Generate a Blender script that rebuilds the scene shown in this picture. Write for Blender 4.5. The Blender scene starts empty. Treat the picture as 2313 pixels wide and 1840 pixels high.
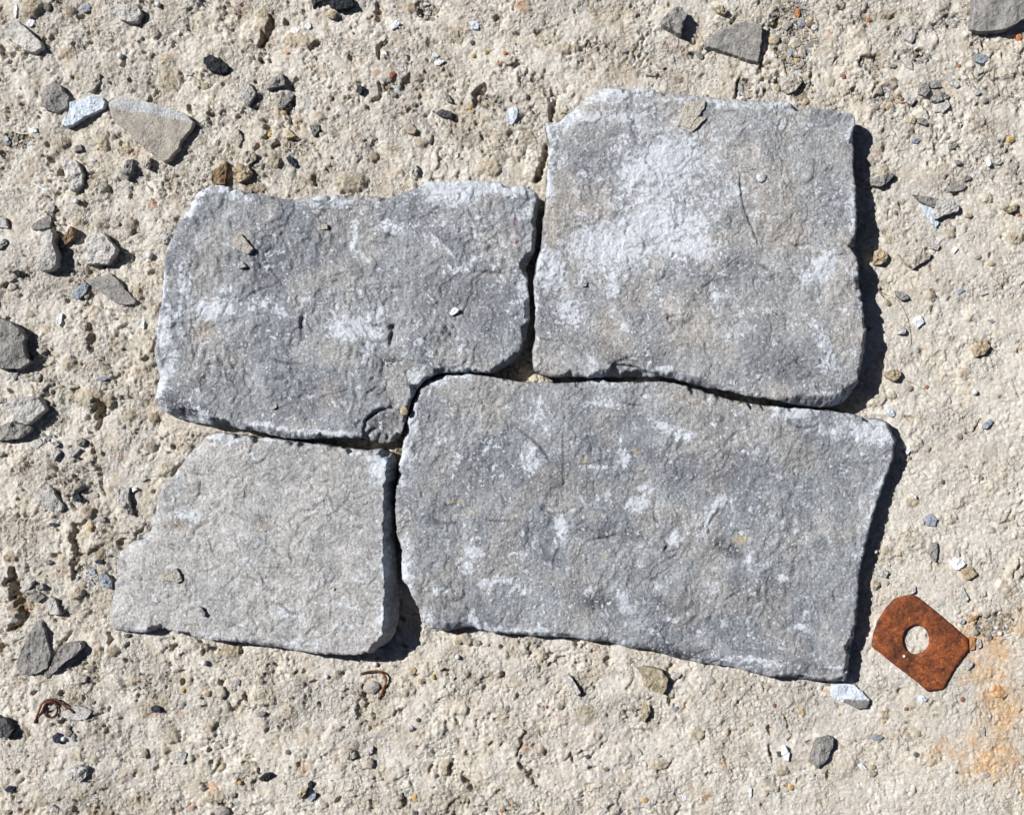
import bpy, math, random
import numpy as np
# ------------------------------------------------------------------ frame, camera, light
S = 0.0003                 # metres per map unit (the place is laid out on a map 2313 x 1840 units)
CX, CY, HC = 1156.5, 920.0, 2800.0
scene = bpy.context.scene
col = scene.collection
cam = bpy.data.cameras.new("camera"); cam_ob = bpy.data.objects.new("camera", cam); col.objects.link(cam_ob)
cam_ob.location = (0, 0, HC*S); cam.sensor_width = 36; cam.lens = 36*HC/2313
cam.clip_start = 0.02; cam.clip_end = 60
scene.camera = cam_ob
ELEV, AZ = 43.0, 25.0      # sun height; shadows fall to the right and 25 degrees towards the viewer's bottom
sd = bpy.data.lights.new("sun", 'SUN'); sd.energy = 4.9; sd.angle = math.radians(0.5); sd.color = (1.0, 0.97, 0.93)
so = bpy.data.objects.new("sun", sd); col.objects.link(so)
from mathutils import Vector
ray = Vector((math.cos(math.radians(ELEV))*math.cos(math.radians(AZ)), -math.cos(math.radians(ELEV))*math.sin(math.radians(AZ)), -math.sin(math.radians(ELEV))))
so.rotation_euler = ray.to_track_quat('-Z', 'Y').to_euler(); so.location = (-1.5, 0.7, 1.6)
w = bpy.data.worlds.new("World"); scene.world = w; w.use_nodes = True
nt = w.node_tree; bg = nt.nodes['Background']; sky = nt.nodes.new('ShaderNodeTexSky')
sky.sky_type = 'NISHITA'; sky.sun_disc = False
sky.air_density = 0.3; sky.dust_density = 0.9; sky.ozone_density = 0.0; sky.altitude = 1200
sky.sun_elevation = math.radians(ELEV); sky.sun_rotation = math.radians(270+AZ)
nt.links.new(sky.outputs[0], bg.inputs[0]); bg.inputs[1].default_value = 0.05
scene.view_settings.view_transform = 'Standard'; scene.view_settings.look = 'None'
scene.view_settings.exposure = 0.42; scene.view_settings.gamma = 1.0
rng = np.random.default_rng(7); random.seed(7)

# ------------------------------------------------------------------ numpy noise
def make_table(seed):
    r = np.random.default_rng(seed); a = r.random((256, 256))*2*np.pi
    return np.cos(a), np.sin(a)
_tabs = {}
def perlin(x, y, wl, seed=0):
    if seed not in _tabs: _tabs[seed] = make_table(seed+100)
    gx, gy = _tabs[seed]
    x = x/wl+31.7*seed; y = y/wl+17.3*seed
    xi = np.floor(x).astype(np.int64); yi = np.floor(y).astype(np.int64)
    fx = x-xi; fy = y-yi; u = fx*fx*fx*(fx*(fx*6-15)+10); v = fy*fy*fy*(fy*(fy*6-15)+10)
    def g(i, j):
        a = (xi+i) & 255; b = (yi+j) & 255
        return gx[a, b]*(fx-i)+gy[a, b]*(fy-j)
    n0 = g(0, 0)*(1-u)+g(1, 0)*u; n1 = g(0, 1)*(1-u)+g(1, 1)*u
    return (n0*(1-v)+n1*v)*1.5
def fbm(x, y, wl, n, seed=0, gain=.55):
    t = 0; a = 1.0
    for i in range(n): t = t+a*perlin(x, y, wl/2**i, seed+i); a *= gain
    return t
def cells(x, y, cell, seed, rmin, rmax, prob=1.0, ell=.5, power=1.5):
    """nearest elliptic cell: t = distance/radius (inside < 1), radius, two random values of the cell"""
    r = np.random.default_rng(seed+500); n = 128
    jx = r.random((n, n)); jy = r.random((n, n)); rr = rmin+(rmax-rmin)*r.random((n, n))**power
    on = r.random((n, n)) < prob; an = r.random((n, n))*np.pi; ee = 1-ell*r.random((n, n)); c1 = r.random((n, n)); c2 = r.random((n, n))
    X = x/cell; Y = y/cell; xi = np.floor(X).astype(np.int64); yi = np.floor(Y).astype(np.int64)
    best = np.full(x.shape, 9.0); R = np.zeros(x.shape); A = np.zeros(x.shape); B = np.zeros(x.shape)
    for i in (-1, 0, 1):
        for j in (-1, 0, 1):
            a = (xi+i) & (n-1); b = (yi+j) & (n-1)
            dx = (xi+i+jx[a, b])*cell-x; dy = (yi+j+jy[a, b])*cell-y
            ca = np.cos(an[a, b]); sa = np.sin(an[a, b])
            p = dx*ca+dy*sa; q = (-dx*sa+dy*ca)/ee[a, b]
            t = np.sqrt(p*p+q*q)/rr[a, b]; t = np.where(on[a, b], t, 9.0)
            m = t < best
            best = np.where(m, t, best); R = np.where(m, rr[a, b], R); A = np.where(m, c1[a, b], A); B = np.where(m, c2[a, b], B)
    return best, R, A, B
def sm(a, b, x):
    t = np.clip((x-a)/(b-a), 0, 1); return t*t*(3-2*t)
def lin(c):
    c = np.asarray(c, float)/255
    return np.where(c <= .04045, c/12.92, ((c+.055)/1.055)**2.4)*.72
def mixc(c, k, m): return c*(1-m[..., None])+np.asarray(k)*m[..., None]
def blob(x, y, bx, by, rx, ry, ang=0):
    a = math.radians(ang); dx = x-bx; dy = y-by
    return np.sqrt(((dx*math.cos(a)+dy*math.sin(a))/rx)**2+((-dx*math.sin(a)+dy*math.cos(a))/ry)**2)
def seg_dist(x, y, pts):
    """distance to a polyline and position along it 0..1"""
    d = np.full(x.shape, 1e9); al = np.zeros(x.shape); n = len(pts)-1
    for i in range(n):
        ax, ay = pts[i]; bx, by = pts[i+1]; vx, vy = bx-ax, by-ay
        t = np.clip(((x-ax)*vx+(y-ay)*vy)/(vx*vx+vy*vy+1e-9), 0, 1)
        dd = np.hypot(x-ax-t*vx, y-ay-t*vy); m = dd < d
        d = np.where(m, dd, d); al = np.where(m, (i+t)/n, al)
    return d, al

# ------------------------------------------------------------------ mesh helpers
def np_mesh(name, co, quads, colr=None, mat=None, tris=None, smooth=None):
    me = bpy.data.meshes.new(name)
    nq = len(quads); ntr = 0 if tris is None else len(tris)
    me.vertices.add(len(co)); me.vertices.foreach_set('co', np.asarray(co, np.float32).ravel())
    idx = np.asarray(quads, np.int32).ravel()
    ls = np.arange(nq)*4
    if ntr:
        idx = np.concatenate([idx, np.asarray(tris, np.int32).ravel()]); ls = np.concatenate([ls, nq*4+np.arange(ntr)*3])
    me.loops.add(len(idx)); me.loops.foreach_set('vertex_index', idx)
    me.polygons.add(nq+ntr); me.polygons.foreach_set('loop_start', ls.astype(np.int32))
    me.update(calc_edges=True); me.validate()
    nf = len(me.polygons)
    if smooth is None or len(smooth) != nf: smooth = np.ones(nf, bool)
    me.polygons.foreach_set('use_smooth', smooth)
    if colr is not None:
        at = me.color_attributes.new('tint', 'FLOAT_COLOR', 'POINT')
        c4 = np.zeros((len(co), 4), np.float32); c4[:, :3] = np.clip(colr[:, :3], .004, .95)
        if colr.shape[1] == 4: c4[:, 3] = np.clip(colr[:, 3], 0, 1.5)
        at.data.foreach_set('color', c4.ravel())
    if mat: me.materials.append(mat)
    return me
def tag(o, label=None, cat=None, group=None, kind=None):
    if label: o['label'] = label
    if cat: o['category'] = cat
    if group: o['group'] = group
    if kind: o['kind'] = kind
    return o
def add(name, me, loc=(0, 0, 0)):
    o = bpy.data.objects.new(name, me); o.location = loc; col.objects.link(o); return o
def to_world(px, py): return (px-CX)*S, -(py-CY)*S

# ------------------------------------------------------------------ materials
def stone_mat(name, sp_scale, sp_lo, sp_hi, bump, rough=.9, fine=None, spots=None, spec=.25, bdist=.0008, grains=None, lime=False, vary=False):
    m = bpy.data.materials.new(name); m.use_nodes = True; n = m.node_tree.nodes; l = m.node_tree.links
    b = n['Principled BSDF']; b.inputs['Roughness'].default_value = rough
    b.inputs['Specular IOR Level'].default_value = spec
    at = n.new('ShaderNodeAttribute'); at.attribute_name = 'tint'
    tc = n.new('ShaderNodeTexCoord')
    n1 = n.new('ShaderNodeTexNoise'); n1.inputs['Scale'].default_value = sp_scale; n1.inputs['Detail'].default_value = 3; n1.inputs['Roughness'].default_value = .75
    l.new(tc.outputs['Object'], n1.inputs['Vector'])
    mr = n.new('ShaderNodeMapRange'); mr.inputs['From Min'].default_value = .3; mr.inputs['From Max'].default_value = .7
    mr.inputs['To Min'].default_value = sp_lo; mr.inputs['To Max'].default_value = sp_hi
    l.new(n1.outputs[0], mr.inputs['Value'])
    vm = n.new('ShaderNodeVectorMath'); vm.operation = 'SCALE'
    l.new(at.outputs['Color'], vm.inputs[0]); l.new(mr.outputs[0], vm.inputs['Scale'])
    last = vm.outputs[0]
    if spots:      # pale mineral grains: sc, threshold, colour, amount
        for sc, th, c, amt in spots:
            v = n.new('ShaderNodeTexVoronoi'); v.inputs['Scale'].default_value = sc; v.inputs['Randomness'].default_value = 1
            l.new(tc.outputs['Object'], v.inputs['Vector'])
            r = n.new('ShaderNodeMapRange'); r.inputs['From Min'].default_value = th; r.inputs['From Max'].default_value = th*.6
            r.inputs['To Min'].default_value = 0; r.inputs['To Max'].default_value = amt
            l.new(v.outputs['Distance'], r.inputs['Value'])
            sx = n.new('ShaderNodeSeparateColor'); l.new(v.outputs['Color'], sx.inputs[0])
            gt = n.new('ShaderNodeMath'); gt.operation = 'GREATER_THAN'; gt.inputs[1].default_value = .6; l.new(sx.outputs[0], gt.inputs[0])
            mu = n.new('ShaderNodeMath'); mu.operation = 'MULTIPLY'; l.new(r.outputs[0], mu.inputs[0]); l.new(gt.outputs[0], mu.inputs[1])
            mx = n.new('ShaderNodeMix'); mx.data_type = 'RGBA'; l.new(mu.outputs[0], mx.inputs[0]); l.new(last, mx.inputs[6]); mx.inputs[7].default_value = (*c, 1)
            last = mx.outputs[2]
    hgt = None
    if grains:     # sand grains: each a tone and a tiny dome of its own
        sc, lo, hi, ga = grains
        nz = n.new('ShaderNodeTexNoise'); nz.inputs['Scale'].default_value = sc*.8; l.new(tc.outputs['Object'], nz.inputs['Vector'])
        av = n.new('ShaderNodeVectorMath'); av.operation = 'MULTIPLY_ADD'; l.new(nz.outputs['Color'], av.inputs[0]); av.inputs[1].default_value = (1.1/sc,)*3; l.new(tc.outputs['Object'], av.inputs[2])
        v = n.new('ShaderNodeTexVoronoi'); v.inputs['Scale'].default_value = sc; l.new(av.outputs[0], v.inputs['Vector'])
        sx = n.new('ShaderNodeSeparateColor'); l.new(v.outputs['Color'], sx.inputs[0])
        r = n.new('ShaderNodeMapRange'); r.inputs['To Min'].default_value = lo; r.inputs['To Max'].default_value = hi; l.new(sx.outputs[1], r.inputs['Value'])
        vm2 = n.new('ShaderNodeVectorMath'); vm2.operation = 'SCALE'; l.new(last, vm2.inputs[0]); l.new(r.outputs[0], vm2.inputs['Scale']); last = vm2.outputs[0]
        mm = n.new('ShaderNodeMath'); mm.operation = 'MULTIPLY'; l.new(v.outputs['Distance'], mm.inputs[0]); l.new(sx.outputs[0], mm.inputs[1])
        hgt = n.new('ShaderNodeMath'); hgt.operation = 'MULTIPLY'; l.new(mm.outputs[0], hgt.inputs[0]); hgt.inputs[1].default_value = -ga
    if lime:       # lime crust, its extent comes with the slab and breaks up grain by grain
        n5 = n.new('ShaderNodeTexNoise'); n5.inputs['Scale'].default_value = 400; n5.inputs['Detail'].default_value = 6; n5.inputs['Roughness'].default_value = .75; l.new(tc.outputs['Object'], n5.inputs['Vector'])
        m5 = n.new('ShaderNodeMath'); m5.operation = 'MULTIPLY_ADD'; l.new(n5.outputs[0], m5.inputs[0]); m5.inputs[1].default_value = 1.3; l.new(at.outputs['Alpha'], m5.inputs[2])
        r5 = n.new('ShaderNodeMapRange'); r5.interpolation_type = 'SMOOTHSTEP'; r5.inputs['From Min'].default_value = 1.05; r5.inputs['From Max'].default_value = 1.13; r5.inputs['To Max'].default_value = .82; l.new(m5.outputs[0], r5.inputs['Value'])
        x5 = n.new('ShaderNodeMix'); x5.data_type = 'RGBA'; l.new(r5.outputs[0], x5.inputs[0]); l.new(last, x5.inputs[6]); x5.inputs[7].default_value = (.55, .59, .65, 1); last = x5.outputs[2]
    l.new(last, b.inputs['Base Color'])
    n2 = n.new('ShaderNodeTexNoise'); n2.inputs['Scale'].default_value = fine or sp_scale*1.1; n2.inputs['Detail'].default_value = 4; n2.inputs['Roughness'].default_value = .7
    l.new(tc.outputs['Object'], n2.inputs['Vector'])
    bp = n.new('ShaderNodeBump'); bp.inputs['Strength'].default_value = bump; bp.inputs['Distance'].default_value = bdist
    if hgt:        ad = n.new('ShaderNodeMath'); ad.operation = 'ADD'; l.new(n2.outputs[0], ad.inputs[0]); l.new(hgt.outputs[0], ad.inputs[1]); l.new(ad.outputs[0], bp.inputs['Height'])
    else: l.new(n2.outputs[0], bp.inputs['Height'])
    if vary:       # how crumbly the skin is here
        mv = n.new('ShaderNodeMapRange'); mv.inputs['To Min'].default_value = .35; mv.inputs['To Max'].default_value = 1.0; mv.inputs['From Max'].default_value = 1.1; l.new(at.outputs['Alpha'], mv.inputs['Value']); l.new(mv.outputs[0], bp.inputs['Strength'])
    l.new(bp.outputs[0], b.inputs['Normal'])
    return m
M_ground = stone_mat('rough_concrete', 620, .80, 1.18, .9, .95, 560, [(300, .20, (.24, .21, .17), .55), (380, .20, (.72, .70, .66), .7)], .25, .0017, (430, .86, 1.11, 1.1), False, True)
M_slab = stone_mat('grey_limestone', 600, .62, 1.36, 1.0, .72, 520, [(420, .34, (.55, .56, .58), .6), (380, .24, (.10, .10, .11), .5)], .3, .0011, (560, .86, 1.12, .5), True)
M_chip = stone_mat('broken_stone', 700, .74, 1.24, .9, .85, 600, None, .25, .0012, (600, .86, 1.12, .7))
M_bead = stone_mat('white_plastic_foam', 900, .96, 1.03, .08, .6, 700)

# ------------------------------------------------------------------ ground
st = 2.6
core_x = np.arange(-110, 2423+st, st); core_y = np.arange(-110, 1950+st, st)
def grow(a0, sgn, n=46):
    o = []; d = st; p = a0
    for i in range(n): d *= 1.17; p += sgn*d; o.append(p)
    return o
gxs = np.array(grow(core_x[0], -1)[::-1]+list(core_x)+grow(core_x[-1], 1))
gys = np.array(grow(core_y[0], -1)[::-1]+list(core_y)+grow(core_y[-1], 1))
GX, GY = np.meshgrid(gxs, gys)
Z = {'A': (0, 0), 'B': (0, 460), 'C': (0, 920), 'D': (0, 1360), 'E': (580, 0), 'F': (580, 1360), 'G': (1160, 1360), 'H': (1713, 1360),
     'I': (1160, 0), 'J': (1713, 0), 'K': (1713, 460), 'L': (1713, 920), 'M': (580, 460), 'N': (1160, 460), 'O': (580, 920), 'Q': (1160, 920), 'W': None}
def P(r, x, y):
    if r == 'W': return x*1.0728, y*1.0728
    o = Z[r]; return o[0]+x/3.5733, o[1]+y/3.5733

# embedded stones of the concrete: region, x, y, rx, ry, angle, height, colour key
COL = dict(pale=(186, 184, 181), grey=(156, 154, 151), mid=(128, 126, 123), dark=(88, 89, 91), black=(46, 51, 58), navy=(58, 66, 80), white=(226, 230, 236),
           bluew=(196, 206, 218), blue=(132, 139, 152), tan=(186, 170, 142), brown=(142, 120, 92), olive=(178, 168, 144), orange=(206, 118, 52), yellow=(212, 176, 104),
           red=(150, 66, 42), rusty=(190, 140, 92), cream=(212, 202, 182), tgrey=(166, 160, 150), pink=(196, 178, 164))
LUMPS = [('A', 255, 60, 100, 95, -40, 26, 'tan'), ('E', 60, 170, 85, 130, 15, 17, 'tan'), ('E', 350, 330, 150, 65, 5, 12, 'tan'), ('E', 760, 1480, 145, 85, 0, 30, 'tan'),
  ('E', 140, 1300, 65, 50, 0, 18, 'tan'), ('E', 620, 120, 42, 36, 0, 14, 'tan'), ('E', 1270, 70, 60, 50, 30, 18, 'brown'), ('E', 1300, 620, 45, 40, 0, 12, 'brown'),
  ('E', 1320, 1155, 55, 48, 0, 14, 'tan'), ('E', 930, 1270, 60, 45, 0, 16, 'tan'), ('E', 500, 940, 45, 35, 0, 10, 'tan'), ('E', 330, 960, 40, 45, 0, 10, 'tan'),
  ('E', 430, 1440, 70, 60, 0, 16, 'tan'), ('E', 1880, 1350, 95, 70, 20, 16, 'tan'), ('E', 1740, 1150, 70, 60, 0, 6, 'tgrey'), ('A', 1370, 640, 100, 120, 0, 12, 'tan'),
  ('A', 1340, 480, 60, 50, 0, 8, 'tan'), ('A', 830, 1170, 55, 60, 0, 14, 'tan'), ('A', 500, 1150, 60, 55, 0, 14, 'tan'), ('A', 540, 420, 70, 60, 0, 9, 'tan'),
  ('A', 560, 80, 45, 55, 30, 10, 'brown'), ('A', 580, 170, 30, 25, 0, 6, 'brown'), ('A', 1010, 1200, 55, 40, 0, 9, 'tan'), ('A', 1260, 280, 32, 48, 0, 14, 'brown'),
  ('A', 2060, 1520, 110, 50, 0, 12, 'brown'), ('B', 1050, 180, 60, 70, 0, 18, 'brown'), ('B', 800, 180, 40, 40, 0, 12, 'brown'), ('B', 560, 1290, 65, 65, 0, 18, 'tan'),
  ('B', 1120, 720, 40, 45, 0, 12, 'tan'), ('B', 240, 890, 38, 30, 0, 9, 'tan'), ('B', 720, 1560, 130, 90, 0, 20, 'tan'), ('B', 880, 1590, 55, 60, 0, 18, 'brown'),
  ('B', 580, 1560, 40, 45, 0, 10, 'tan'), ('B', 1100, 1350, 40, 35, 0, 8, 'tan'), ('C', 1230, 80, 45, 50, 0, 12, 'brown'), ('C', 1050, 60, 55, 50, 0, 12, 'tan'),
  ('C', 1210, 320, 45, 40, 0, 8, 'brown'), ('C', 1330, 500, 95, 55, -30, 12, 'olive'), ('C', 715, 850, 62, 60, 0, 18, 'brown'), ('C', 130, 1620, 75, 80, 0, 16, 'brown'),
  ('C', 620, 1500, 60, 60, 0, 22, 'tan'), ('C', 560, 1050, 25, 40, 0, 10, 'tan'), ('C', 90, 1200, 60, 50, 0, 10, 'brown'), ('C', 800, 1180, 45, 40, 0, 10, 'brown'),
  ('D', 910, 390, 55, 55, 0, 14, 'brown'), ('D', 790, 390, 45, 50, 0, 10, 'tan'), ('D', 725, 530, 40, 40, 0, 12, 'brown'), ('D', 610, 640, 70, 60, 0, 10, 'cream'),
  ('D', 600, 760, 75, 60, 0, 8, 'tan'), ('D', 1850, 390, 90, 70, 0, 10, 'tan'), ('D', 1665, 355, 38, 36, 0, 16, 'olive'), ('D', 1380, 1080, 80, 60, 10, 18, 'olive'),
  ('D', 620, 1240, 60, 45, 0, 8, 'tan'), ('D', 770, 1250, 35, 35, 0, 8, 'tan'), ('D', 1690, 1000, 75, 45, -25, 16, 'tan'), ('D', 1740, 1560, 85, 80, 0, 12, 'tan'),
  ('D', 1690, 1570, 45, 35, 0, 12, 'olive'), ('D', 650, 1560, 40, 50, 0, 8, 'tan'), ('D', 1990, 1320, 110, 60, 10, 12, 'cream'), ('D', 1770, 1310, 45, 60, 0, 10, 'tan'),
  ('D', 2120, 760, 110, 75, 15, 14, 'cream'), ('F', 650, 1000, 52, 40, 20, 14, 'cream'), ('F', 1640, 860, 75, 55, 0, 16, 'cream'), ('F', 760, 1150, 75, 55, 0, 8, 'tgrey'),
  ('F', 1150, 690, 130, 80, 10, 14, 'cream'), ('F', 1670, 280, 80, 55, 30, 16, 'tan'), ('F', 1520, 1330, 55, 60, 0, 14, 'tan'), ('F', 1170, 1600, 55, 40, 0, 14, 'brown'),
  ('F', 2060, 1630, 50, 45, 0, 10, 'tan'), ('F', 1590, 1000, 65, 40, 0, 10, 'cream'), ('F', 1330, 640, 28, 28, 0, 8, 'tan'), ('F', 905, 1290, 42, 50, 0, 12, 'tan'),
  ('G', 580, 900, 110, 90, 0, 8, 'tan'), ('G', 400, 930, 60, 60, 0, 8, 'pink'), ('G', 215, 1185, 42, 45, 0, 14, 'tan'), ('G', 670, 1080, 45, 45, 0, 6, 'tan'),
  ('G', 1470, 1050, 70, 60, 30, 12, 'tan'), ('G', 870, 1220, 80, 90, 0, 8, 'cream'), ('G', 2030, 1530, 28, 38, 0, 8, 'tan'), ('G', 1180, 1300, 90, 60, 0, 9, 'tan'),
  ('G', 1650, 740, 45, 60, 0, 6, 'pink'), ('H', 190, 1350, 60, 50, 0, 14, 'tan'), ('H', 1010, 890, 40, 45, 0, 10, 'tan'), ('H', 1930, 710, 60, 60, 0, 12, 'orange'),
  ('H', 350, 890, 22, 50, -20, 5, 'yellow'), ('H', 1740, 320, 28, 50, 0, 5, 'orange'), ('H', 1350, 1240, 130, 80, 0, 8, 'cream'), ('K', 1100, 990, 0.1, 0.1, 0, 1, 'tan'),
  ('K', 2060, 270, 85, 55, 0, 14, 'tan'), ('K', 1540, 230, 50, 60, 0, 10, 'tan'), ('K', 1380, 740, 50, 50, 0, 14, 'tan'), ('K', 950, 1560, 95, 75, -20, 14, 'cream'),
  ('K', 1070, 1545, 35, 38, 0, 14, 'tan'), ('K', 1650, 1360, 50, 50, 0, 10, 'tan'), ('K', 1500, 1590, 50, 50, 0, 7, 'cream'), ('K', 1550, 1080, 28, 25, 0, 8, 'tan'),
  ('K', 1690, 920, 45, 35, 0, 8, 'cream'), ('L', 1270, 300, 65, 65, 20, 12, 'cream'), ('L', 1550, 890, 55, 55, 0, 14, 'cream'), ('L', 1600, 770, 75, 60, 0, 12, 'cream'),
  ('L', 1040, 1150, 50, 45, 0, 7, 'tan'), ('L', 1130, 1170, 35, 30, 0, 8, 'tan'), ('L', 940, 1435, 42, 45, 0, 12, 'tan'), ('L', 1240, 760, 55, 50, 0, 8, 'tan'),
  ('L', 1980, 550, 35, 30, 0, 7, 'tan'), ('L', 2080, 1300, 80, 120, 20, 12, 'cream'), ('L', 2010, 1460, 90, 80, 0, 10, 'tan'), ('L', 1220, 1060, 110, 120, 0, 8, 'cream'),
  ('I', 400, 390, 80, 60, 0, 12, 'tan'), ('I', 500, 390, 40, 50, 0, 12, 'brown'), ('I', 450, 170, 0.1, 0.1, 0, 1, 'tan'), ('I', 100, 1110, 60, 60, 0, 12, 'tan'),
  ('I', 240, 850, 110, 60, 60, 14, 'cream'), ('I', 150, 1400, 70, 65, 0, 26, 'cream'), ('I', 1330, 640, 40, 35, 0, 10, 'brown'), ('I', 1280, 380, 80, 40, 0, 8, 'pink'),
  ('J', 800, 50, 80, 70, 0, 10, 'cream'), ('J', 860, 400, 60, 70, 0, 10, 'cream'), ('J', 1850, 310, 0.1, 0.1, 0, 1, 'tan'), ('J', 2020, 590, 90, 50, 0, 16, 'cream'),
  ('J', 1060, 680, 60, 55, -30, 16, 'brown'), ('J', 1000, 1390, 60, 60, 0, 12, 'tan'), ('J', 580, 660, 50, 45, 0, 8, 'tan'), ('J', 500, 800, 45, 40, 0, 10, 'cream'),
  ('J', 1760, 1000, 80, 40, -35, 12, 'cream'), ('J', 1830, 1600, 60, 50, 0, 14, 'cream'), ('J', 620, 60, 0.1, 0.1, 0, 1, 'tan')]
# hollows and cracks: region, points, half width, depth
CREV = [('C', [(735, 290), (760, 360), (800, 520), (830, 720)], 16, 16), ('C', [(700, 920), (620, 970), (600, 1060), (620, 1160), (600, 1290), (610, 1380)], 22, 20),
  ('C', [(810, 0), (820, 60), (790, 180)], 34, 24), ('C', [(95, 1330), (110, 1450), (150, 1560)], 55, 44), ('C', [(190, 1600), (200, 1660), (110, 1800)], 34, 30), ('B', [(740, 980), (750, 1100), (740, 1180)], 32, 20),
  ('B', [(800, 1600), (820, 1700)], 50, 26), ('E', [(135, 120), (120, 220), (60, 290), (35, 380)], 26, 15), ('E', [(980, 20), (990, 160)], 26, 18), ('E', [(1020, 340), (980, 420), (985, 480)], 20, 16),
  ('E', [(990, 670), (1010, 740), (1000, 800), (930, 820)], 18, 18), ('E', [(1850, 700), (1780, 780), (1770, 850)], 34, 30), ('E', [(1230, 610), (1190, 700)], 34, 16), ('E', [(430, 380), (510, 360)], 22, 16),
  ('E', [(330, 630), (280, 720)], 20, 14), ('E', [(60, 980), (100, 1080), (60, 1130)], 26, 18), ('E', [(470, 1420), (480, 1500)], 16, 18), ('I', [(330, 830), (320, 920), (290, 970)], 24, 22),
  ('I', [(270, 1190), (240, 1320), (200, 1440)], 34, 34), ('I', [(310, 710), (350, 790)], 14, 12), ('I', [(1830, 620), (1795, 720), (1790, 800)], 14, 22), ('I', [(2080, 250), (2040, 400), (1990, 560)], 14, 14),
  ('J', [(60, 280), (150, 200), (170, 140)], 24, 22), ('J', [(820, 500), (900, 460), (960, 490)], 22, 20), ('J', [(900, 560), (960, 640), (920, 760)], 20, 14), ('J', [(1700, 1080), (1790, 1080)], 12, 8),
  ('J', [(1340, 480), (1290, 440)], 24, 14), ('F', [(870, 680), (870, 760), (900, 800)], 18, 22), ('F', [(1600, 900), (1640, 1010)], 10, 10), ('F', [(1680, 1400), (1700, 1480), (1740, 1530)], 18, 20),
  ('F', [(1570, 1290), (1565, 1390)], 16, 16), ('F', [(1180, 1560), (1215, 1620)], 18, 20), ('F', [(830, 780), (820, 870), (880, 930)], 14, 10), ('F', [(960, 900), (1000, 1000)], 16, 10),
  ('F', [(2120, 1150), (2110, 1230)], 14, 14), ('F', [(2000, 1560), (2100, 1670)], 12, 12), ('F', [(920, 1600), (930, 1700)], 18, 12), ('D', [(1630, 310), (1640, 420)], 20, 24), ('D', [(880, 250), (880, 350)], 22, 18),
  ('D', [(590, 230), (520, 320), (470, 380)], 14, 14), ('D', [(80, 200), (100, 240)], 30, 24), ('D', [(1830, 800), (1880, 880), (1960, 780)], 18, 14), ('D', [(1960, 1290), (2090, 1300), (2100, 1370)], 12, 12),
  ('D', [(1770, 1230), (1790, 1290), (1720, 1370)], 11, 12), ('D', [(1740, 1590), (1820, 1640), (1860, 1640)], 12, 14), ('G', [(130, 320), (150, 400), (130, 440)], 14, 16), ('G', [(400, 440), (300, 500)], 18, 14),
  ('G', [(980, 560), (940, 650), (925, 690)], 10, 10), ('G', [(1280, 450), (1270, 520), (1240, 560)], 9, 10), ('G', [(100, 1040), (50, 1150), (40, 1250)], 14, 16), ('G', [(40, 1300), (150, 1400), (180, 1480)], 24, 18),
  ('G', [(460, 1200), (480, 1290)], 18, 14), ('G', [(1170, 1380), (1260, 1310), (1320, 1230)], 9, 9), ('G', [(950, 1060), (950, 1150)], 9, 8), ('G', [(2060, 1130), (2080, 1230), (2100, 1300)], 12, 14),
  ('G', [(1570, 1350), (1560, 1420)], 9, 14), ('G', [(1320, 1540), (1340, 1690)], 8, 10), ('G', [(1100, 1670), (1210, 1570)], 8, 8), ('G', [(1750, 1030), (1740, 1110)], 10, 8), ('G', [(1690, 1230), (1720, 1300)], 14, 12),
  ('H', [(200, 900), (240, 1000), (270, 1080)], 10, 14), ('H', [(80, 1150), (110, 1290)], 10, 12), ('H', [(540, 680), (530, 720)], 10, 14), ('H', [(2090, 1500), (2095, 1600)], 8, 10), ('H', [(2100, 890), (2144, 870)], 8, 10),
  ('L', [(1680, 215), (1740, 190), (1790, 110)], 10, 14), ('L', [(1950, 935), (2030, 920), (2090, 885)], 7, 10), ('L', [(2130, 1210), (2090, 1300), (2060, 1360)], 10, 14), ('L', [(1420, 640), (1430, 690)], 7, 8),
  ('L', [(1400, 1240), (1390, 1330)], 8, 9), ('K', [(1340, 700), (1410, 690)], 8, 8), ('K', [(990, 700), (1060, 790)], 12, 14), ('C', [(1480, 440), (1400, 530)], 20, 16), ('C', [(1170, 960), (1080, 1050)], 14, 12),
  ('C', [(1010, 1060), (960, 1130)], 26, 18), ('C', [(800, 1130), (730, 1190)], 16, 16), ('C', [(640, 1210), (700, 1220)], 26, 16), ('C', [(150, 820), (140, 920)], 14, 10), ('A', [(2120, 250), (2130, 380)], 30, 20)]
GRAVEL = [('J', 280, 260, 200, 250), ('J', 330, 520, 110, 70), ('J', 900, 510, 110, 60), ('J', 1030, 800, 110, 90), ('J', 1300, 460, 60, 60), ('J', 350, 720, 90, 90), ('I', 1860, 720, 60, 80),
  ('E', 1380, 90, 90, 70), ('E', 1880, 830, 80, 60), ('E', 1080, 690, 70, 60), ('E', 330, 1170, 110, 60), ('A', 160, 1130, 110, 70), ('J', 1570, 170, 90, 50), ('C', 700, 1340, 90, 90), ('H', 1900, 180, 160, 110)]

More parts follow.
